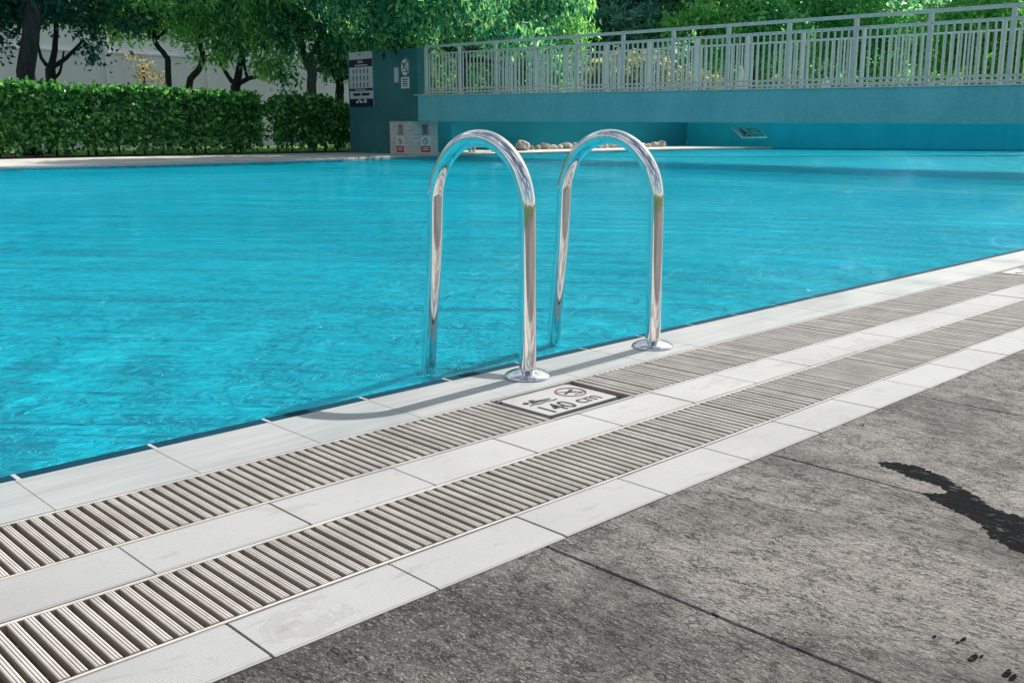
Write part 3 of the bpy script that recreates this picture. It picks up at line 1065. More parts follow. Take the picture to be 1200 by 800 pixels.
# ------------------------------------------------------------------ hedges
def hedge(x0, x1, y0, y1, h0, h1, n, label, round_end=0.04):
    t = thing('hedge', ((x0 + x1) / 2, (y0 + y1) / 2, 0.015), label, 'hedge', 'clipped hedges behind the far deck')
    ox, oy = (x0 + x1) / 2, (y0 + y1) / 2
    rng = np.random.default_rng(int(x0 * 10) + 3)
    # leaves mostly near the front, the top and the ends
    P = rng.uniform(0, 1, (n, 3))
    sel = rng.uniform(0, 1, n)
    X = x0 + (x1 - x0) * P[:, 0]
    front = sel < 0.55
    topm = (sel >= 0.55) & (sel < 0.83)
    Y = np.where(front, y0 + np.abs(rng.normal(0, 0.10, n)), y0 + (y1 - y0) * P[:, 1])
    hz = (h0 + (h1 - h0) * P[:, 0]) * (1.0 - round_end * np.abs(P[:, 0] * 2 - 1) ** 5) + 0.05 * np.array([mnoise.noise((x * .9, 7.0, 2.0)) for x in X])
    Z = np.where(topm, hz - np.abs(rng.normal(0, 0.06, n)), 0.10 + (hz - 0.10) * P[:, 2])
    lump = np.array([mnoise.noise((x * 1.7, y * 1.7, z * 1.7)) for x, y, z in zip(X, Y, Z)])
    Y = Y - 0.17 * lump
    Z = Z + np.where(topm, 0.07 * lump, 0)
    # ragged foot: thin out below 0.35 m with clumps
    lo = np.array([mnoise.noise((x * 1.3, 5.0, 1.0)) for x in X])
    k = n // 40
    Z[:k] = hz[:k] + rng.uniform(-.02, .10, k)
    keep = (Z > 0.30 + 0.16 * lo) | (rng.uniform(0, 1, n) < 0.22 + 0.3 * (lo > 0.1))
    C = np.stack([X - ox, Y - oy, Z - 0.015], 1)[keep]
    link('foliage', leaf_mesh('foliage', C, 0.118, M['hedge'], 0.0, 0.66, 0.35, 0.12, rng), t)
    b = MB()
    x = x0 + .2
    while x < x1 - .1:
        a = random.uniform(-.12, .12)
        yy = random.uniform(y0 + .2, y1 - .2)
        b.tube([(x - ox, yy - oy, -.02), (x - ox + a * .5, yy - oy, .35), (x - ox + a, yy - oy + .05, .85)], [.03, .024, .012], 6)
        b.tube([(x - ox, yy - oy, .12), (x - ox - a * 2, yy - oy - .08, .7)], [.016, .008], 5)
        x += random.uniform(.32, .62)
    b.build('stems', M['bark_brown'], t)['kind'] = 'stuff'
    return t


hedge(4.6, 12.55, 21.4, 22.35, 1.43, 1.36, 30000, 'long dense clipped green hedge, the left one, its top in sun')
hedge(12.95, 15.2, 21.5, 22.3, 1.35, 1.24, 7000, 'short shaded hedge between the long hedge and the board wall', 0.22)
# grass blades glimpsed under the hedges
rng = np.random.default_rng(8)
gp_ = np.stack([rng.uniform(9, 19, 16000), rng.uniform(22.6, 25.2, 16000), np.full(16000, -0.025)], 1)
o = link('grass', leaf_mesh('grass', gp_, 0.10, M['leaf_lime'], -1.6, 0.12, 0.5, 0.05, rng))
tag(o, 'short sunny grass behind the hedges', 'grass', None, 'stuff')

# ------------------------------------------------------------------ boundary wall behind the trees
bw = thing('boundary_wall', (12, 33.0, 0), 'long pale grey panel wall seen between the tree trunks at left', 'wall')
b = MB(); b.box(0.03, 0, -.05, 3.47, 0.12, 2.94); pan = b.mesh('panel', M['panel'])
b = MB(); b.box(0.03, 0.06, 2.98, 3.47, 0.16, 3.75); pan2 = b.mesh('upper_panel', M['panelw'])
b = MB(); b.box(-.055, -.05, -.05, .055, .2, 3.9); pst = b.mesh('wall_post', M['panelw'])
b = MB(); b.box(0.03, -.03, 2.94, 3.47, 0.16, 2.98); rl = b.mesh('wall_rail', M['panel'])
for k in range(-8, 4):
    x = k * 3.5 - 1.7
    link('panel', pan, bw, (x, 0, 0)); link('upper_panel', pan2, bw, (x, 0, 0))
    link('wall_post', pst, bw, (x, 0, 0)); link('wall_rail', rl, bw, (x, 0, 0))

# ------------------------------------------------------------------ footbridge with end wall
def bz_top(y): return 1.168 + (y - 5.2) * 0.0117
def bz_bot(y): return 0.657 + (y - 5.147) * 0.0075


br = thing('footbridge', (BX, 10, 0), 'teal rendered footbridge across the pool with a tall end wall', 'bridge')
W_BR = 1.95


def slab_y(b, y0, y1, zb0, zb1, zt0, zt1, x0, x1):
    b.add([(x0, y0, zb0), (x1, y0, zb0), (x1, y1, zb1), (x0, y1, zb1), (x0, y0, zt0), (x1, y0, zt0), (x1, y1, zt1), (x0, y1, zt1)],
          [(0, 3, 2, 1), (4, 5, 6, 7), (0, 1, 5, 4), (1, 2, 6, 5), (2, 3, 7, 6), (3, 0, 4, 7)])


b = MB()
slab_y(b, 0.6 - 10, 18.3 - 10, bz_bot(.6), bz_bot(18.3), bz_top(.6), bz_top(18.3), 0, W_BR)
b.build('deck_beam', M['teal'], br)
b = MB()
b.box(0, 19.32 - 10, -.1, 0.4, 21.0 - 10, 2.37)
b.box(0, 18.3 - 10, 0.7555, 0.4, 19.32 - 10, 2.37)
b.build('end_wall', M['teal_shade'], br)
b = MB()
slab_y(b, 0.6 - 10, 18.42 - 10, bz_top(.6) + .001, bz_top(18.42) + .001, bz_top(.6) + .022, bz_top(18.42) + .022, -0.02, 0.10)
b.build('edge_ledge', M['ledge'], br)
b = MB(); b.box(0.1, -10 + .2, -1.4, W_BR - .1, -10 + 1.2, .63)
b.build('near_pier', M['teal'], br)
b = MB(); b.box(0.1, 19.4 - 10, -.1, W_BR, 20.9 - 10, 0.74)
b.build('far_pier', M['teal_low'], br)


def railing(x, label, ys):
    t = thing('railing', (x, 10, 0), label, 'railing', 'railings on the footbridge')
    H = 1.085
    y0, y1 = ys[0], ys[-1]
    for nm, dz, hh, ww in (('top_rail', H - .05, .05, .06), ('rail', H - .205, .032, .036), ('rail', .125, .032, .036), ('rail', .045, .032, .036)):
        b = MB()
        slab_y(b, y0 - 10, y1 - 10, bz_top(y0) + dz, bz_top(y1) + dz, bz_top(y0) + dz + hh, bz_top(y1) + dz + hh, -ww / 2, ww / 2)
        b.build(nm, M['fence'], t)
    b = MB(); b.box(-.026, -.032, .02, .026, .032, H - .048); pm = b.mesh('post', M['fence'])
    b = MB(); b.box(-.05, -.06, .021, .05, .06, .034); bp = b.mesh('base_plate', M['pale'])
    b = MB(); b.box(-.011, -.0125, .048, .011, .0125, H - .175); bm_ = b.mesh('baluster', M['fence'])
    for i, y in enumerate(ys):
        p = link('post', pm, t, (0, y - 10, bz_top(y)))
        link('base_plate', bp, p)
        if i < len(ys) - 1:
            yn = ys[i + 1]
            for k in range(1, 10):
                yy = y + (yn - y) * k / 10
                link('baluster', bm_, t, (0, yy - 10, bz_top(yy)))
    return t


YS = [18.05 - 1.147 * i for i in range(15)][::-1]
railing(BX + .05, 'front grey steel railing along the teal footbridge, nearest the camera', YS)
railing(BX + W_BR - .08, 'rear grey steel railing along the teal footbridge, seen through the front one', [y - .35 for y in YS])

# pointed pale marker stones behind the railing
for u, v0, v1, wpx, lab in ((868, 107, 78, 11, 'taller pointed grey marker stone behind the front railing'), (967, 104, 87, 11, 'short pointed grey marker stone behind the railing, middle one'), (1104, 102, 94, 7, 'smallest pointed pale marker stone behind the railing at right')):
    f = 0.0
    for q in np.linspace(10, 40, 600):
        if at(u, v0, q).x >= BX + .9: f = q; break
    p = at(u, v0, f); z0 = bz_top(p.y)
    hgt = (v0 - v1) * f / F_PX; wd = wpx * f / F_PX * .5
    b = MB()
    b.lathe([(0, 0), (wd, 0), (wd * .92, hgt * .45), (wd * .5, hgt * .72), (0.004, hgt)], 6)
    o = b.build('marker_stone', M['fence'], loc=(p.x, p.y, z0))
    tag(o, lab, 'marker stone')

# ------------------------------------------------------------------ lower teal walls in the shade of the bridge
b = MB()
def wall_strip(b, line, thick, z0, z1, o=(0, 0)):
    for (xa, ya), (xb, yb) in zip(line, line[1:]):
        d = Vector((xb - xa, yb - ya)).normalized(); nx, ny = -d.y * thick, d.x * thick
        b.prism([(xa - o[0], ya - o[1]), (xb - o[0], yb - o[1]), (xb + nx - o[0], yb + ny - o[1]), (xa + nx - o[0], ya + ny - o[1])], z0, z1)
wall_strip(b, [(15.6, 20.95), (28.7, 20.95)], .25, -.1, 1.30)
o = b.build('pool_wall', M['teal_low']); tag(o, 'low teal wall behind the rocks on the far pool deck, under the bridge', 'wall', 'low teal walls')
b = MB()
wall_strip(b, [(28.7, 20.94), (28.7, 17.6), (31.5, 10.7), (36, -.5)], .25, -1.4, 1.40)
o = b.build('pool_wall', M['tealw']); tag(o, 'teal wall rising straight out of the water beyond the bridge, at right', 'wall', 'low teal walls')

# tilted green notice on that wall
BF = 18.0
p0 = at(858, 149, BF)
S = thing('notice_board', p0, 'tilted white and green safety notice hanging low under the bridge', 'sign')
wl = 37.2 * BF / F_PX / (XR)                     # runs along +X
dn = 11.6 * BF / F_PX
fy = -(10.0 * BF / F_PX) / XF                     # runs toward -Y as it drops
cdir = Vector((0, fy, -dn))
ln = cdir.length
ax, ay = Vector((1, 0, 0)), -cdir.normalized()
az = ax.cross(ay)
NM = Matrix((ax, ay, az)).transposed().to_4x4()
b = MB(); b.box(0, -ln, -.02, wl, 0, 0, NM); b.build('board', M['white'], S)
b = MB(); b.box(wl * .48, -ln * .88, 0.0, wl * .95, -ln * .14, .004, NM); b.build('green_panel', M['green'], S)
for i in range(3):
    b = MB(); b.box(wl * .53, -ln * (.34 + .18 * i), .004, wl * (.88 - .08 * (i % 2)), -ln * (.26 + .18 * i), .006, NM); b.build('text_line', M['white'], S)
b = MB()
T = [(wl * .12, -ln * .86), (wl * .40, -ln * .86), (wl * .24, -ln * .16)]
for p, q in zip(T, T[1:] + T[:1]): b.bar(*p, *q, .016, 0, .004, NM)
b.bar(wl * .2, -ln * .7, wl * .30, -ln * .55, .035, 0, .0045, NM)
b.disc(wl * .25, -ln * .42, .018, 0, .005, 10, M=NM)
b.build('warning_symbol', M['black'], S)
b = MB()
for x in (.12, .88):
    q = NM @ Vector((wl * x, -ln * .12, -.02))
    b = MB(); b.tube([q, q + Vector((0, .02, bz_bot(p0.y) - p0.z - q.z + .01))], .008, 6)
    b.build('bracket', M['fence'], S)

# ------------------------------------------------------------------ marble box under the bridge end
BXY = (14.665, 18.47)
mb = thing('marble_box', (*BXY, 0), 'tiled marble box with two slots and no-diving plates at the bridge end', 'box')
bw_, bh = 0.80, 0.738


def holed_face(b, Mx, wd, ht, hx0, hx1, hz0, hz1, dep):
    P = lambda x, z, y=0: Mx @ Vector((x, y, z))
    xs, zs = [0, hx0, hx1, wd], [0, hz0, hz1, ht]
    for i in range(3):
        for j in range(3):
            if i == 1 and j == 1: continue
            b.add([P(xs[i], zs[j]), P(xs[i + 1], zs[j]), P(xs[i + 1], zs[j + 1]), P(xs[i], zs[j + 1])], [(0, 1, 2, 3)])
    a = [P(hx0, hz0), P(hx1, hz0), P(hx1, hz1), P(hx0, hz1)]
    c = [P(hx0, hz0, dep), P(hx1, hz0, dep), P(hx1, hz1, dep), P(hx0, hz1, dep)]
    b.add(a + c, [(0, 1, 5, 4), (1, 2, 6, 5), (2, 3, 7, 6), (3, 0, 4, 7), (4, 5, 6, 7)])


b = MB()
MR = Matrix.Identity(4)                                             # face toward -Y, x runs +X
ML = Matrix(((0, 1, 0, 0), (-1, 0, 0, bw_), (0, 0, 1, 0), (0, 0, 0, 1)))   # face toward -X, x runs -Y from the far end
holed_face(b, MR, bw_, bh, .32, .52, .44, .68, .16)
holed_face(b, ML, bw_, bh, .30, .50, .44, .68, .16)
b.add([(bw_, 0, 0), (bw_, bw_, 0), (bw_, bw_, bh), (bw_, 0, bh), (0, bw_, 0), (0, bw_, bh)], [(0, 1, 2, 3), (1, 4, 5, 2)])
b.build('body', M['marble'], mb)
b = MB(); b.box(-.015, -.015, bh, bw_ + .015, bw_ + .015, bh + .012); b.build('top_slab', M['marble'], mb)
for Mx, hx in ((MR, .42), (ML, .40)):
    Q = Mx @ Matrix(((1, 0, 0, 0), (0, 0, 1, 0), (0, 1, 0, 0), (0, 0, 0, 1)))   # local (x, z, -depth)
    b = MB(); b.box(hx - .14, .04, -.010, hx + .14, .40, -.001, Q); pl = b.build('sign_plate', M['white'], mb)
    b = MB(); b.box(hx - .135, .045, -.013, hx + .135, .19, -.0105, Q); b.build('red_panel', M['redp'], pl)
    b = MB()
    for i in range(2): b.box(hx - .09, .09 + .045 * i, -.0155, hx + .09, .11 + .045 * i, -.0135, Q)
    b.build('text_line', M['white'], pl)
    b = MB(); b.ring(hx, .295, .062, .078, -.0130, -.0105, 22, M=Q); b.bar(hx - .05, .34, hx + .05, .25, .014, -.0130, -.0105, Q)
    b.bar(hx - .02, .32, hx + .025, .27, .026, -.0126, -.0105, Q)
    b.build('no_diving_symbol', M['black'], pl)

# ------------------------------------------------------------------ rules board and small signs on the end wall
def wp(u, v):
    """point of the bridge front plane seen at a photo pixel"""
    a, b_ = at(u, v, 10), at(u, v, 30)
    s = (BX - a.x) / (b_.x - a.x)
    return a.lerp(b_, s)


QW = Matrix(((0, 0, -1, 0), (-1, 0, 0, 0), (0, 1, 0, 0), (0, 0, 0, 1)))     # local (x right, y up, z out) on the -X face
p = wp(411.5, 125.5)
board = thing('rules_board', (BX, p.y, p.z), 'tall navy and white pool rules board with rows of pictograms on the end wall', 'sign')
BWd, BH = abs(wp(437.5, 95).y - p.y), wp(411.5, 62).z - p.z


def wbox(name, mat, parent, x0, y0, x1, y1, z0, z1):
    b = MB(); b.box(x0, y0, z0, x1, y1, z1, QW)
    return b.build(name, mat, parent)


wbox('panel', M['pale'], board, 0, 0, BWd, BH, .001, .02)
wbox('header_band', M['navy'], board, 0, BH * .725, BWd, BH * .865, .0205, .024)
wbox('lower_band', M['navy'], board, 0, BH * .29, BWd, BH * .335, .0205, .024)
wbox('footer_band', M['navy'], board, 0, 0, BWd, BH * .145, .0205, .024)
link('lettering', text_mesh('POOL', .085, M['white'], QW @ Matrix.Translation((BWd / 2, BH * .795, .0245)), .0008, .001, 'CENTER'), board)
wbox('text_line', M['pale'], board, BWd * .25, BH * .745, BWd * .8, BH * .765, .0245, .0255)
wbox('text_line', M['pale'], board, BWd * .25, BH * .306, BWd * .7, BH * .319, .0245, .0255)
wbox('text_line', M['navy'], board, BWd * .14, BH * .20, BWd * .46, BH * .25, .0205, .0225)
wbox('text_line', M['navy'], board, BWd * .52, BH * .20, BWd * .85, BH * .25, .0205, .0225)
b = MB()
for i in range(3): b.box(BWd * (.27 + .17 * i), BH * .07, .0245, BWd * (.38 + .17 * i), BH * .10, .0258, QW)
for i in range(2): b.box(BWd * (.36 + .25 * i), BH * .11, .0245, BWd * (.48 + .25 * i), BH * .13, .0258, QW)
b.build('footer_symbols', M['white'], board)
b = MB(); b.disc(BWd * .48, BH * .95, .022, .0205, .0225, 12, M=QW); b.build('emblem', M['navy'], board)
for r in range(3):
    for c in range(5):
        cx_, cy_ = BWd * (.17 + .155 * c), BH * (.66 - .125 * r)
        b = MB()
        b.disc(cx_, cy_ + .018, .022, .0205, .0225, 10, M=QW)
        b.box(cx_ - .020, cy_ - .045, .0205, cx_ + .020, cy_ - .004, .0225, QW)
        b.box(cx_ - .027, cy_ - .072, .0205, cx_ + .024, cy_ - .055, .0225, QW)
        b.build('pictogram', M['navy'], board)

p = wp(462.5, 97)
sg = thing('notice_plate', (BX, p.y, p.z), 'small blank white plate left of the prohibition sign on the end wall', 'sign')
wbox('plate', M['pale'], sg, 0, 0, .16, .335, .001, .012)
b = MB()
for i in range(3): b.box(.03, .08 + .07 * i, .0125, .12, .092 + .07 * i, .014, QW)
b.build('text_line', M['fence'], sg)
p = wp(470.5, 104)
sg = thing('prohibition_sign', (BX, p.y, p.z), 'oval white prohibition sign with black cross above a lettered plate', 'sign')
wbox('plate', M['white'], sg, 0.005, 0, .30, .25, .001, .012)
b = MB()
for i in range(4): b.box(.04 + .02 * (i % 2), .19 - .05 * i, .0125, .26 - .02 * (i % 2), .215 - .05 * i, .014, QW)
b.build('text_line', M['black'], sg)
b = MB(); b.disc(.152, .47, .155, .001, .012, 28, 1.0, 1.38, QW); ov = b.build('oval_plate', M['white'], sg)
b = MB(); b.ring(.152, .47, .132, .15, .0125, .0145, 28, 1.0, 1.4, QW); b.build('border', M['black'], ov)
b = MB()
b.bar(.06, .56, .25, .36, .022, .0125, .0145, QW); b.bar(.07, .42, .23, .60, .03, .0125, .0150, QW)
b.disc(.11, .55, .028, .0125, .015, 10, M=QW); b.bar(.22, .38, .23, .52, .016, .0125, .0152, QW)
b.bar(.07, .37, .22, .37, .02, .0125, .0148, QW)
b.build('cross', M['black'], ov)

# ------------------------------------------------------------------ rocks and a low white bench on the far deck
rk = random.Random(4)
def rock(p, r, label, group=None):
    b = MB()
    n1, n2 = 9, 6
    vs = [(0, 0, r * .7)]
    for i in range(1, n2):
        for k in range(n1):
            a, q = math.pi * i / n2, 2 * math.pi * k / n1
            s = r * (1 + .35 * mnoise.noise((p.x * 5 + math.cos(q), p.y + math.sin(q), i * .7)))
            vs.append((s * 1.25 * math.sin(a) * math.cos(q), s * .8 * math.sin(a) * math.sin(q), s * .7 * math.cos(a)))
    vs.append((0, 0, -r * .7))
    fs = [(0, 1 + k, 1 + (k + 1) % n1) for k in range(n1)]
    for i in range(n2 - 2):
        for k in range(n1):
            fs.append((1 + i * n1 + k, 1 + (i + 1) * n1 + k, 1 + (i + 1) * n1 + (k + 1) % n1, 1 + i * n1 + (k + 1) % n1))
    e = len(vs) - 1
    fs += [(e, 1 + (n2 - 2) * n1 + (k + 1) % n1, 1 + (n2 - 2) * n1 + k) for k in range(n1)]
    b.add(vs, fs)
    o = b.build('rock', M['stone'], loc=(p.x, p.y, r * .45), rot=(0, 0, rk.uniform(0, 6)))
    tag(o, label, 'rock', group)


ORD = ['second', 'third', 'fourth', 'fifth', 'sixth', 'seventh', 'eighth', 'ninth', 'tenth', 'eleventh', 'twelfth', 'thirteenth', 'fourteenth', 'fifteenth', 'sixteenth', 'seventeenth', 'eighteenth', 'nineteenth', 'twentieth', 'twenty-first', 'twenty-second', 'twenty-third']
u = 622.0
while u < 778:
    ff = 20.3 / (XR - XF * (u - CX) / F_PX)
    p = at(u, 171, ff)
    rock(p, rk.uniform(.10, .17), 'small pale rock, %s from the left in the row along the teal wall' % ORD.pop(0), 'rocks along the teal wall')
    u += rk.uniform(6.5, 11)
p = at(612, 173, 19.6 / (XR - XF * 12 / F_PX))
rock(p, .24, 'largest pale rock, leftmost in the row along the teal wall')

p = at(566, 174.5, 19.2 / (XR + XF * 34 / F_PX))
be = thing('low_bench', (p.x, p.y, 0), 'low white slatted bench seen through the near handrail arch', 'bench', None, math.radians(-46))
b = MB(); b.bev(-.28, -.16, .12, .30, .16, .15, .01); b.build('seat', M['white'], be)
for x in (-.34, -.24, .24):
    b = MB(); b.tube([(x, -.13, 0), (x + .06, -.10, .26 if x < 0 else .12)], .028, 8); b.tube([(x, .13, 0), (x + .06, .10, .26 if x < 0 else .12)], .028, 8)
    b.build('leg', M['white'], be)

# ------------------------------------------------------------------ trees at left, behind the hedge
GT = 'trees behind the hedge'
def bt(u, f): return Vector((at(u, 150, f).x, at(u, 150, f).y, -0.03))


B = bt(35, 22.6)
bl = blobs_at([(20, -40, 23, 2.0, 1.8, 1.2), (-40, 10, 23, 1.3, 1.3, 1.0), (40, 2, 23.5, .9, 1.0, .5), (100, -70, 24, 1.6, 1.5, 1.0), (-20, 40, 23.5, .55, .6, .4)])
tree('broad_tree', B, .21, [([B, B + Vector((0, 0, 1.5)), at(37, 30, 22.6), at(40, -60, 22.8)], .215, .16)], bl, M['leaf_dark'], M['bark_dark'],
     'thick straight dark trunk with near-black crown at the far left, behind the hedge', 'tree', GT, .13, 46, 50)
B = bt(59, 25)
fork = at(59, 80, 25)
bl = blobs_at([(70, -8, 25, 1.3, 1.3, .7), (120, 15, 25, 1.1, 1.2, .5), (60, -60, 25.5, 1.9, 1.7, 1.0), (112, 60, 25, .25, .3, .25)])
tree('broad_tree', B, .13, [([B, fork], .14, .12), ([fork, at(64, 60, 25), at(66, 20, 25)], .09, .05), ([fork, at(78, 68, 25), at(98, 47, 25)], .07, .03), ([fork, at(48, 68, 25), at(44, 45, 25)], .06, .02),
      ([at(59, 95, 25), at(70, 85, 25), at(75, 60, 25.1)], .05, .02)],
     bl, M['leaf_dark'], M['bark_dark'], 'dark tree whose trunk forks into three just above the hedge, beside the thick trunk', 'tree', GT, .13, 46, 50)
B = bt(197, 26)
bl = blobs_at([(180, -5, 26, 1.5, 1.3, .75), (140, 15, 26, 1.0, 1.1, .5), (215, 25, 26, .75, .9, .45), (180, -60, 27, 2.3, 1.9, 1.1), (150, 0, 25, 1.0, 1.0, .5)])
tree('broad_tree', B, .08, [([B, at(197, 80, 26), at(194, 66, 26), at(181, 45, 26), at(190, 10, 26)], .085, .05), ([at(182, 47, 26), at(192, 38, 26), at(205, 28, 26)], .05, .03)], bl,
     M['leaf_lime'], M['bark_dark'], 'slim tree with a straight trunk bending left into a lime tinted crown', 'tree', GT, .14, 40, 46)
B = bt(217, 26.5)
bl = blobs_at([(240, 5, 26.5, .9, 1.1, .6), (262, 40, 26.2, .4, .5, .45), (230, -50, 27, 1.8, 1.7, 1.0)])
tree('broad_tree', B, .08, [([B, at(221, 102, 26.5), at(233, 82, 26.5), at(238, 66, 26.5), at(234, 48, 26.5), at(238, 10, 26.5)], .095, .06), ([at(238, 67, 26.5), at(246, 65, 26.3)], .04, .01)], bl,
     M['leaf_green'], M['bark_brown'], 'tree with a trunk curving like a bow to the right above the hedge', 'tree', GT, .14, 44, 46, .26, .6)
B = bt(277, 27)
fork = at(276, 100, 27)
bl = blobs_at([(280, 8, 26.4, 1.3, 1.3, .7), (268, 45, 26.2, .4, .5, .5), (300, 35, 26.5, .7, .9, .5), (320, 70, 26.8, .5, .7, .4), (290, -60, 27, 2.2, 1.8, 1.1), (250, 62, 26.4, .3, .4, .4)])
tree('broad_tree', B, .12, [([B, fork], .16, .14), ([fork, at(266, 88, 27), at(258, 72, 27), at(250, 60, 27)], .07, .03), ([fork, at(281, 80, 27), at(283, 55, 27), at(284, 20, 27)], .11, .06),
      ([fork, at(292, 92, 27), at(305, 88, 27), at(318, 70, 27)], .075, .03), ([at(290, 92, 27), at(286, 70, 27), at(292, 50, 27)], .05, .02)], bl,
     M['leaf_lime'], M['bark_dark'], 'low forked tree with drooping sunlit yellow green leaves above the hedge', 'tree', GT, .15, 46, 48, .24, .9, .3)
B = bt(365, 27.2)
bl = blobs_at([(350, 2, 27, 1.5, 1.4, .8), (330, 32, 26.6, .7, .8, .45), (400, 20, 26.6, 1.1, 1.1, .6), (345, -60, 27.5, 2.2, 1.8, 1.2), (338, 88, 26.8, .2, .25, .2)])
tree('broad_tree', B, .12, [([B, at(365, 100, 27.2), at(364, 82, 27.2), at(352, 55, 27.2), at(348, 10, 27.2)], .135, .10), ([at(360, 75, 27.2), at(370, 55, 27.2), at(380, 30, 27)], .08, .04)], bl,
     M['leaf_green'], M['bark_grey'], 'grey barked tree with a leaning trunk left of the rules board', 'tree', GT, .14, 46, 48, .26, .5)
B = bt(397, 28)
bl = blobs_at([(425, -95, 22.6, 1.9, 1.9, 1.1), (470, -120, 23.5, 1.9, 1.9, 1.1), (430, -25, 22.4, 1.3, 1.3, .8), (480, -45, 22.3, 1.2, 1.2, .8), (455, 25, 23.6, .7, .7, .3), (380, -80, 21.5, 1.5, 1.5, .9), (505, 0, 23.2, .9, .9, .5), (390, 75, 27.8, .8, .8, .3), (410, 45, 27.5, 1.0, 1.0, .5), (440, 10, 26.5, 1.3, 1.2, .7), (470, 35, 25.2, .7, .7, .4), (430, -50, 27.5, 2.1, 1.8, 1.1), (398, 55, 28, .9, .8, .5)])  # high blobs added out of view to shade the end wall
tree('broad_tree', B, .10, [([B, at(398, 112, 28), at(397, 96, 28), at(391, 85, 28), at(386, 70, 28)], .14, .07), ([at(397, 97, 28), at(405, 84, 28), at(412, 55, 28)], .09, .05)], bl,
     M['leaf_green'], M['bark_dark'], 'dark barked tree with a short Y trunk right beside the rules board', 'tree', GT, .14, 50, 48, .26, .5)
B = bt(168, 27.5)
bl = blobs_at([(160, 72, 27.5, .42, .4, .28), (172, 85, 27.4, .35, .35, .22), (180, 92, 27.4, .25, .3, .15)])
tree('pale_shrub', B, .05, [([B, at(169, 95, 27.5), at(166, 75, 27.5)], .05, .02)], bl, M['leaf_tan'], M['bark_brown'],
     'thin shrub with dry tan leaves above the hedge before the grey wall', 'shrub', None, .10, 60, 16, .14, .1)

# trees over and beyond the bridge
GB = 'trees beyond the footbridge'
B = bt(540, 31.5)
bl = blobs_at([(520, 10, 29, 1.9, 1.6, .9), (600, 20, 27, 1.5, 1.3, .8), (560, -60, 30, 3.0, 2.2, 1.6), (500, 40, 27, .8, .8, .35), (640, 0, 27, 1.1, 1.1, .7), (460, -30, 29, 1.6, 1.5, .9), (575, 35, 25.5, .7, .7, .3), (640, 90, 30, .8, .8, .8), (610, 40, 22.5, .45, .4, .22), (450, 10, 24.5, 1.5, 1.2, .7), (520, -20, 24, 1.6, 1.2, .8), (480, 50, 24.6, .7, .6, .25)])
tree('broad_tree', B, .2, auto_limbs(B, at(540, 70, 31.2), .2, bl, 8), bl, M['leaf_green'], M['bark_brown'],
     'large bright green tree spreading over the left part of the bridge railing', 'tree', GB, .16, 42, 48, .28, .7, .34)
B = bt(655, 37)
bl = blobs_at([(655, 15, 34, 1.3, 1.3, 1.1), (640, -60, 35, 2.2, 2, 1.6), (665, 50, 34.5, .8, .8, .8), (620, 50, 36, 1.2, 1.2, 1.2)])
tree('broad_tree', B, .18, auto_limbs(B, at(655, 60, 36.5), .18, bl), bl, M['leaf_lime'], M['bark_brown'],
     'yellow green drooping tree just left of the blue green pine', 'tree', GB, .19, 38, 44, .3, .9, .3)
B = bt(735, 43)
bl = blobs_at([(700, 40, 42, 1.2, 1.2, .7), (740, 30, 41, 1.5, 1.3, .8), (775, 20, 42, 1.3, 1.2, .8), (730, -20, 42, 1.9, 1.6, 1.0), (700, 0, 42, 1.2, 1.2, .9), (790, -30, 43, 2.0, 1.6, 1.2), (720, 70, 42.5, 1.8, 1.5, .9)])
tree('pine_tree', B, .22, auto_limbs(B, at(735, 60, 43), .22, bl), bl, M['leaf_pine'], M['bark_grey'],
     'feathery blue green pine behind the middle of the railing', 'tree', GB, .26, 90, 50, .26, -.1, .24)
B = bt(800, 40)
bl = blobs_at([(792, 28, 39.5, .55, .5, .4), (818, 12, 39.5, .7, .6, .45), (845, 20, 40, 1.0, .9, .7), (830, -40, 41, 2.0, 1.6, 1.2)])
tree('broad_tree', B, .15, auto_limbs(B, at(815, 60, 40), .15, bl), bl, M['leaf_lime'], M['bark_brown'],
     'small yellow topped tree right of the pine, above the railing', 'tree', GB, .2, 44, 44, .26, .4)
B = bt(880, 42)
bl = blobs_at([(870, 15, 41, 1.5, 1.3, .9), (915, 25, 41, 1.1, 1.1, .7), (880, -50, 42, 2.6, 2, 1.5), (950, 0, 41.5, 1.3, 1.2, .8), (900, 60, 42, 1.6, 1.3, .9), (840, 50, 42.5, 1.2, 1.2, .8)])
tree('broad_tree', B, .2, auto_limbs(B, at(885, 50, 42), .2, bl), bl, M['leaf_mid'], M['bark_brown'],
     'full mid green tree behind the railing, right of the yellow topped tree', 'tree', GB, .21, 42, 46, .3, .4)
B = bt(1010, 43)
bl = blobs_at([(1000, 20, 42, 1.8, 1.4, 1.0), (1050, 35, 42, 1.3, 1.2, .8), (985, 50, 43, 1.5, 1.2, .9), (1020, -50, 43, 2.8, 2, 1.5), (1035, 75, 43, 1.4, 1.1, .8)])
tree('broad_tree', B, .2, auto_limbs(B, at(1010, 60, 43), .2, bl), bl, M['leaf_mid'], M['bark_dark'],
     'shaded green tree with low boughs behind the right half of the railing', 'tree', GB, .21, 42, 46, .3, .3)
B = bt(1140, 41)
bl = blobs_at([(1130, 25, 40, 1.7, 1.3, 1.0), (1185, 15, 40, 1.5, 1.3, 1.0), (1150, 70, 40.5, 1.4, 1.1, 1.0), (1100, 60, 41, 1.0, 1.0, .8), (1150, -60, 41, 2.8, 2, 1.6), (1215, 70, 40.5, 1.3, 1.1, 1.2), (1250, 0, 41, 1.8, 1.4, 1.4)])
tree('broad_tree', B, .2, auto_limbs(B, at(1140, 60, 41), .2, bl), bl, M['leaf_lime'], M['bark_brown'],
     'bright yellow green tree at the far right edge behind the railing', 'tree', GB, .21, 40, 46, .3, .3)
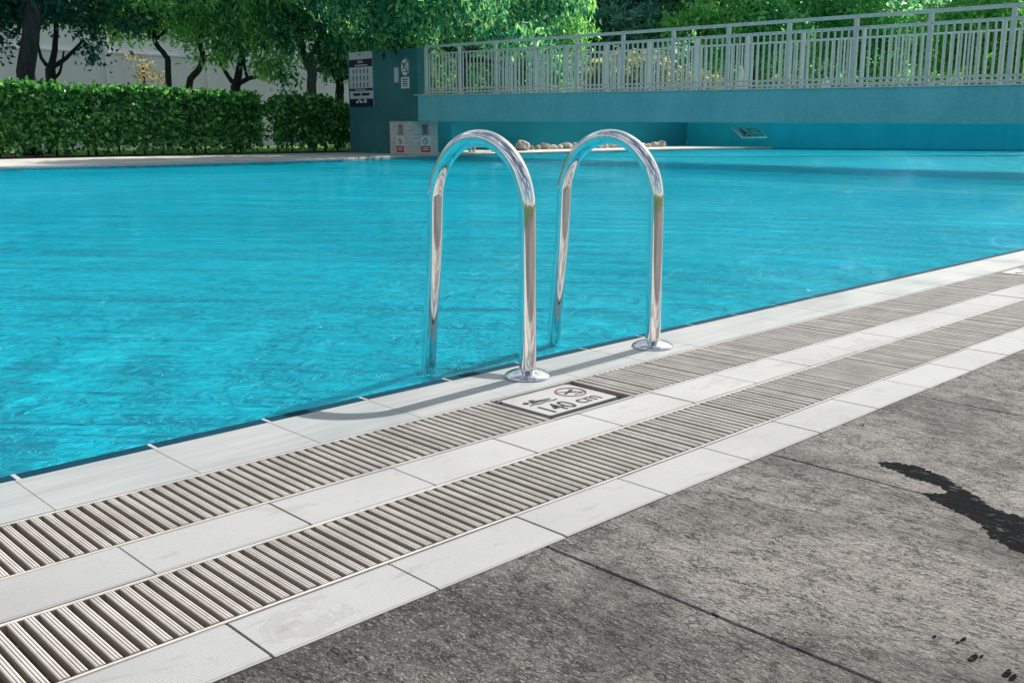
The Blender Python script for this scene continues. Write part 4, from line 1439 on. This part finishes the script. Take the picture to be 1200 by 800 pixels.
# shrubs behind the low wall
B = bt(742, 35)
bl = blobs_at([(735, 85, 34.6, .95, .8, .75), (765, 88, 34.8, .6, .6, .65), (705, 92, 34.8, .6, .6, .6), (750, 110, 34.8, 1.0, .8, .8)])
tree('variegated_shrub', B, .06, auto_limbs(B, at(742, 125, 35), .06, bl), bl, M['leaf_pale'], M['bark_brown'],
     'round pale variegated shrub seen through the middle of the railing', 'shrub', 'shrubs behind the railing', .2, 90, 46, .22, .5, .3)
B = bt(815, 35.5)
bl = blobs_at([(815, 95, 35.2, .55, .5, .45), (835, 104, 35.2, .45, .5, .4), (805, 115, 35.4, .8, .7, .7)])
tree('variegated_shrub', B, .05, auto_limbs(B, at(815, 125, 35.4), .05, bl), bl, M['leaf_pale'], M['bark_brown'],
     'small pale arching shrub right of the round variegated shrub', 'shrub', 'shrubs behind the railing', .17, 70, 36, .2, .7, .2)
B = bt(625, 33)
bl = blobs_at([(635, 85, 32.4, .9, .8, .75), (605, 90, 32.4, .7, .7, .7), (620, 112, 32.6, 1.0, .8, .9)])
tree('green_shrub', B, .06, auto_limbs(B, at(625, 125, 33), .06, bl), bl, M['leaf_green'], M['bark_brown'],
     'bright green drooping shrub behind the left part of the railing', 'shrub', 'shrubs behind the railing', .19, 60, 42, .24, .9, .25)

b = MB()
bk = [(-60, 40.5), (22, 40.5), (140, 7.5)]
for (xa, ya), (xb, yb) in zip(bk, bk[1:]):
    b.add([(xa, ya, -.03), (xb, yb, -.03), (xb + 3, yb + 5, 5.0), (xa + 3, ya + 5, 5.0), (xa + 9, ya + 14, 5.5), (xb + 9, yb + 14, 5.5)], [(0, 1, 2, 3), (3, 2, 5, 4)])
o = b.build('wooded_bank', M['lawn']); o['kind'] = 'structure'

# dense far wood closing the view
rng = np.random.default_rng(21)
N = 60000
X = rng.uniform(-10, 130, N)
base_y = np.where(X < 22, 37.0, 37.0 - (X - 22) * .28)
Yw = base_y + np.abs(rng.normal(0, 2.2, N))
hgt = 9.0 + 2.5 * np.array([mnoise.noise((x * .16, 2.0, 0)) for x in X])
Zw = rng.uniform(0, 1, N) ** 0.9 * hgt
lump = np.array([mnoise.noise((x * .45, 4.0, z * .45)) for x, z in zip(X, Zw)])
Yw -= lump * 2.4
o = link('far_wood', leaf_mesh('far_wood', np.stack([X, Yw, Zw], 1), 0.52, M['leaf_far'], .3, .55, .4, .15, rng))
tag(o, 'dark wood closing the view behind all the nearer trees', 'wood', None, 'stuff')
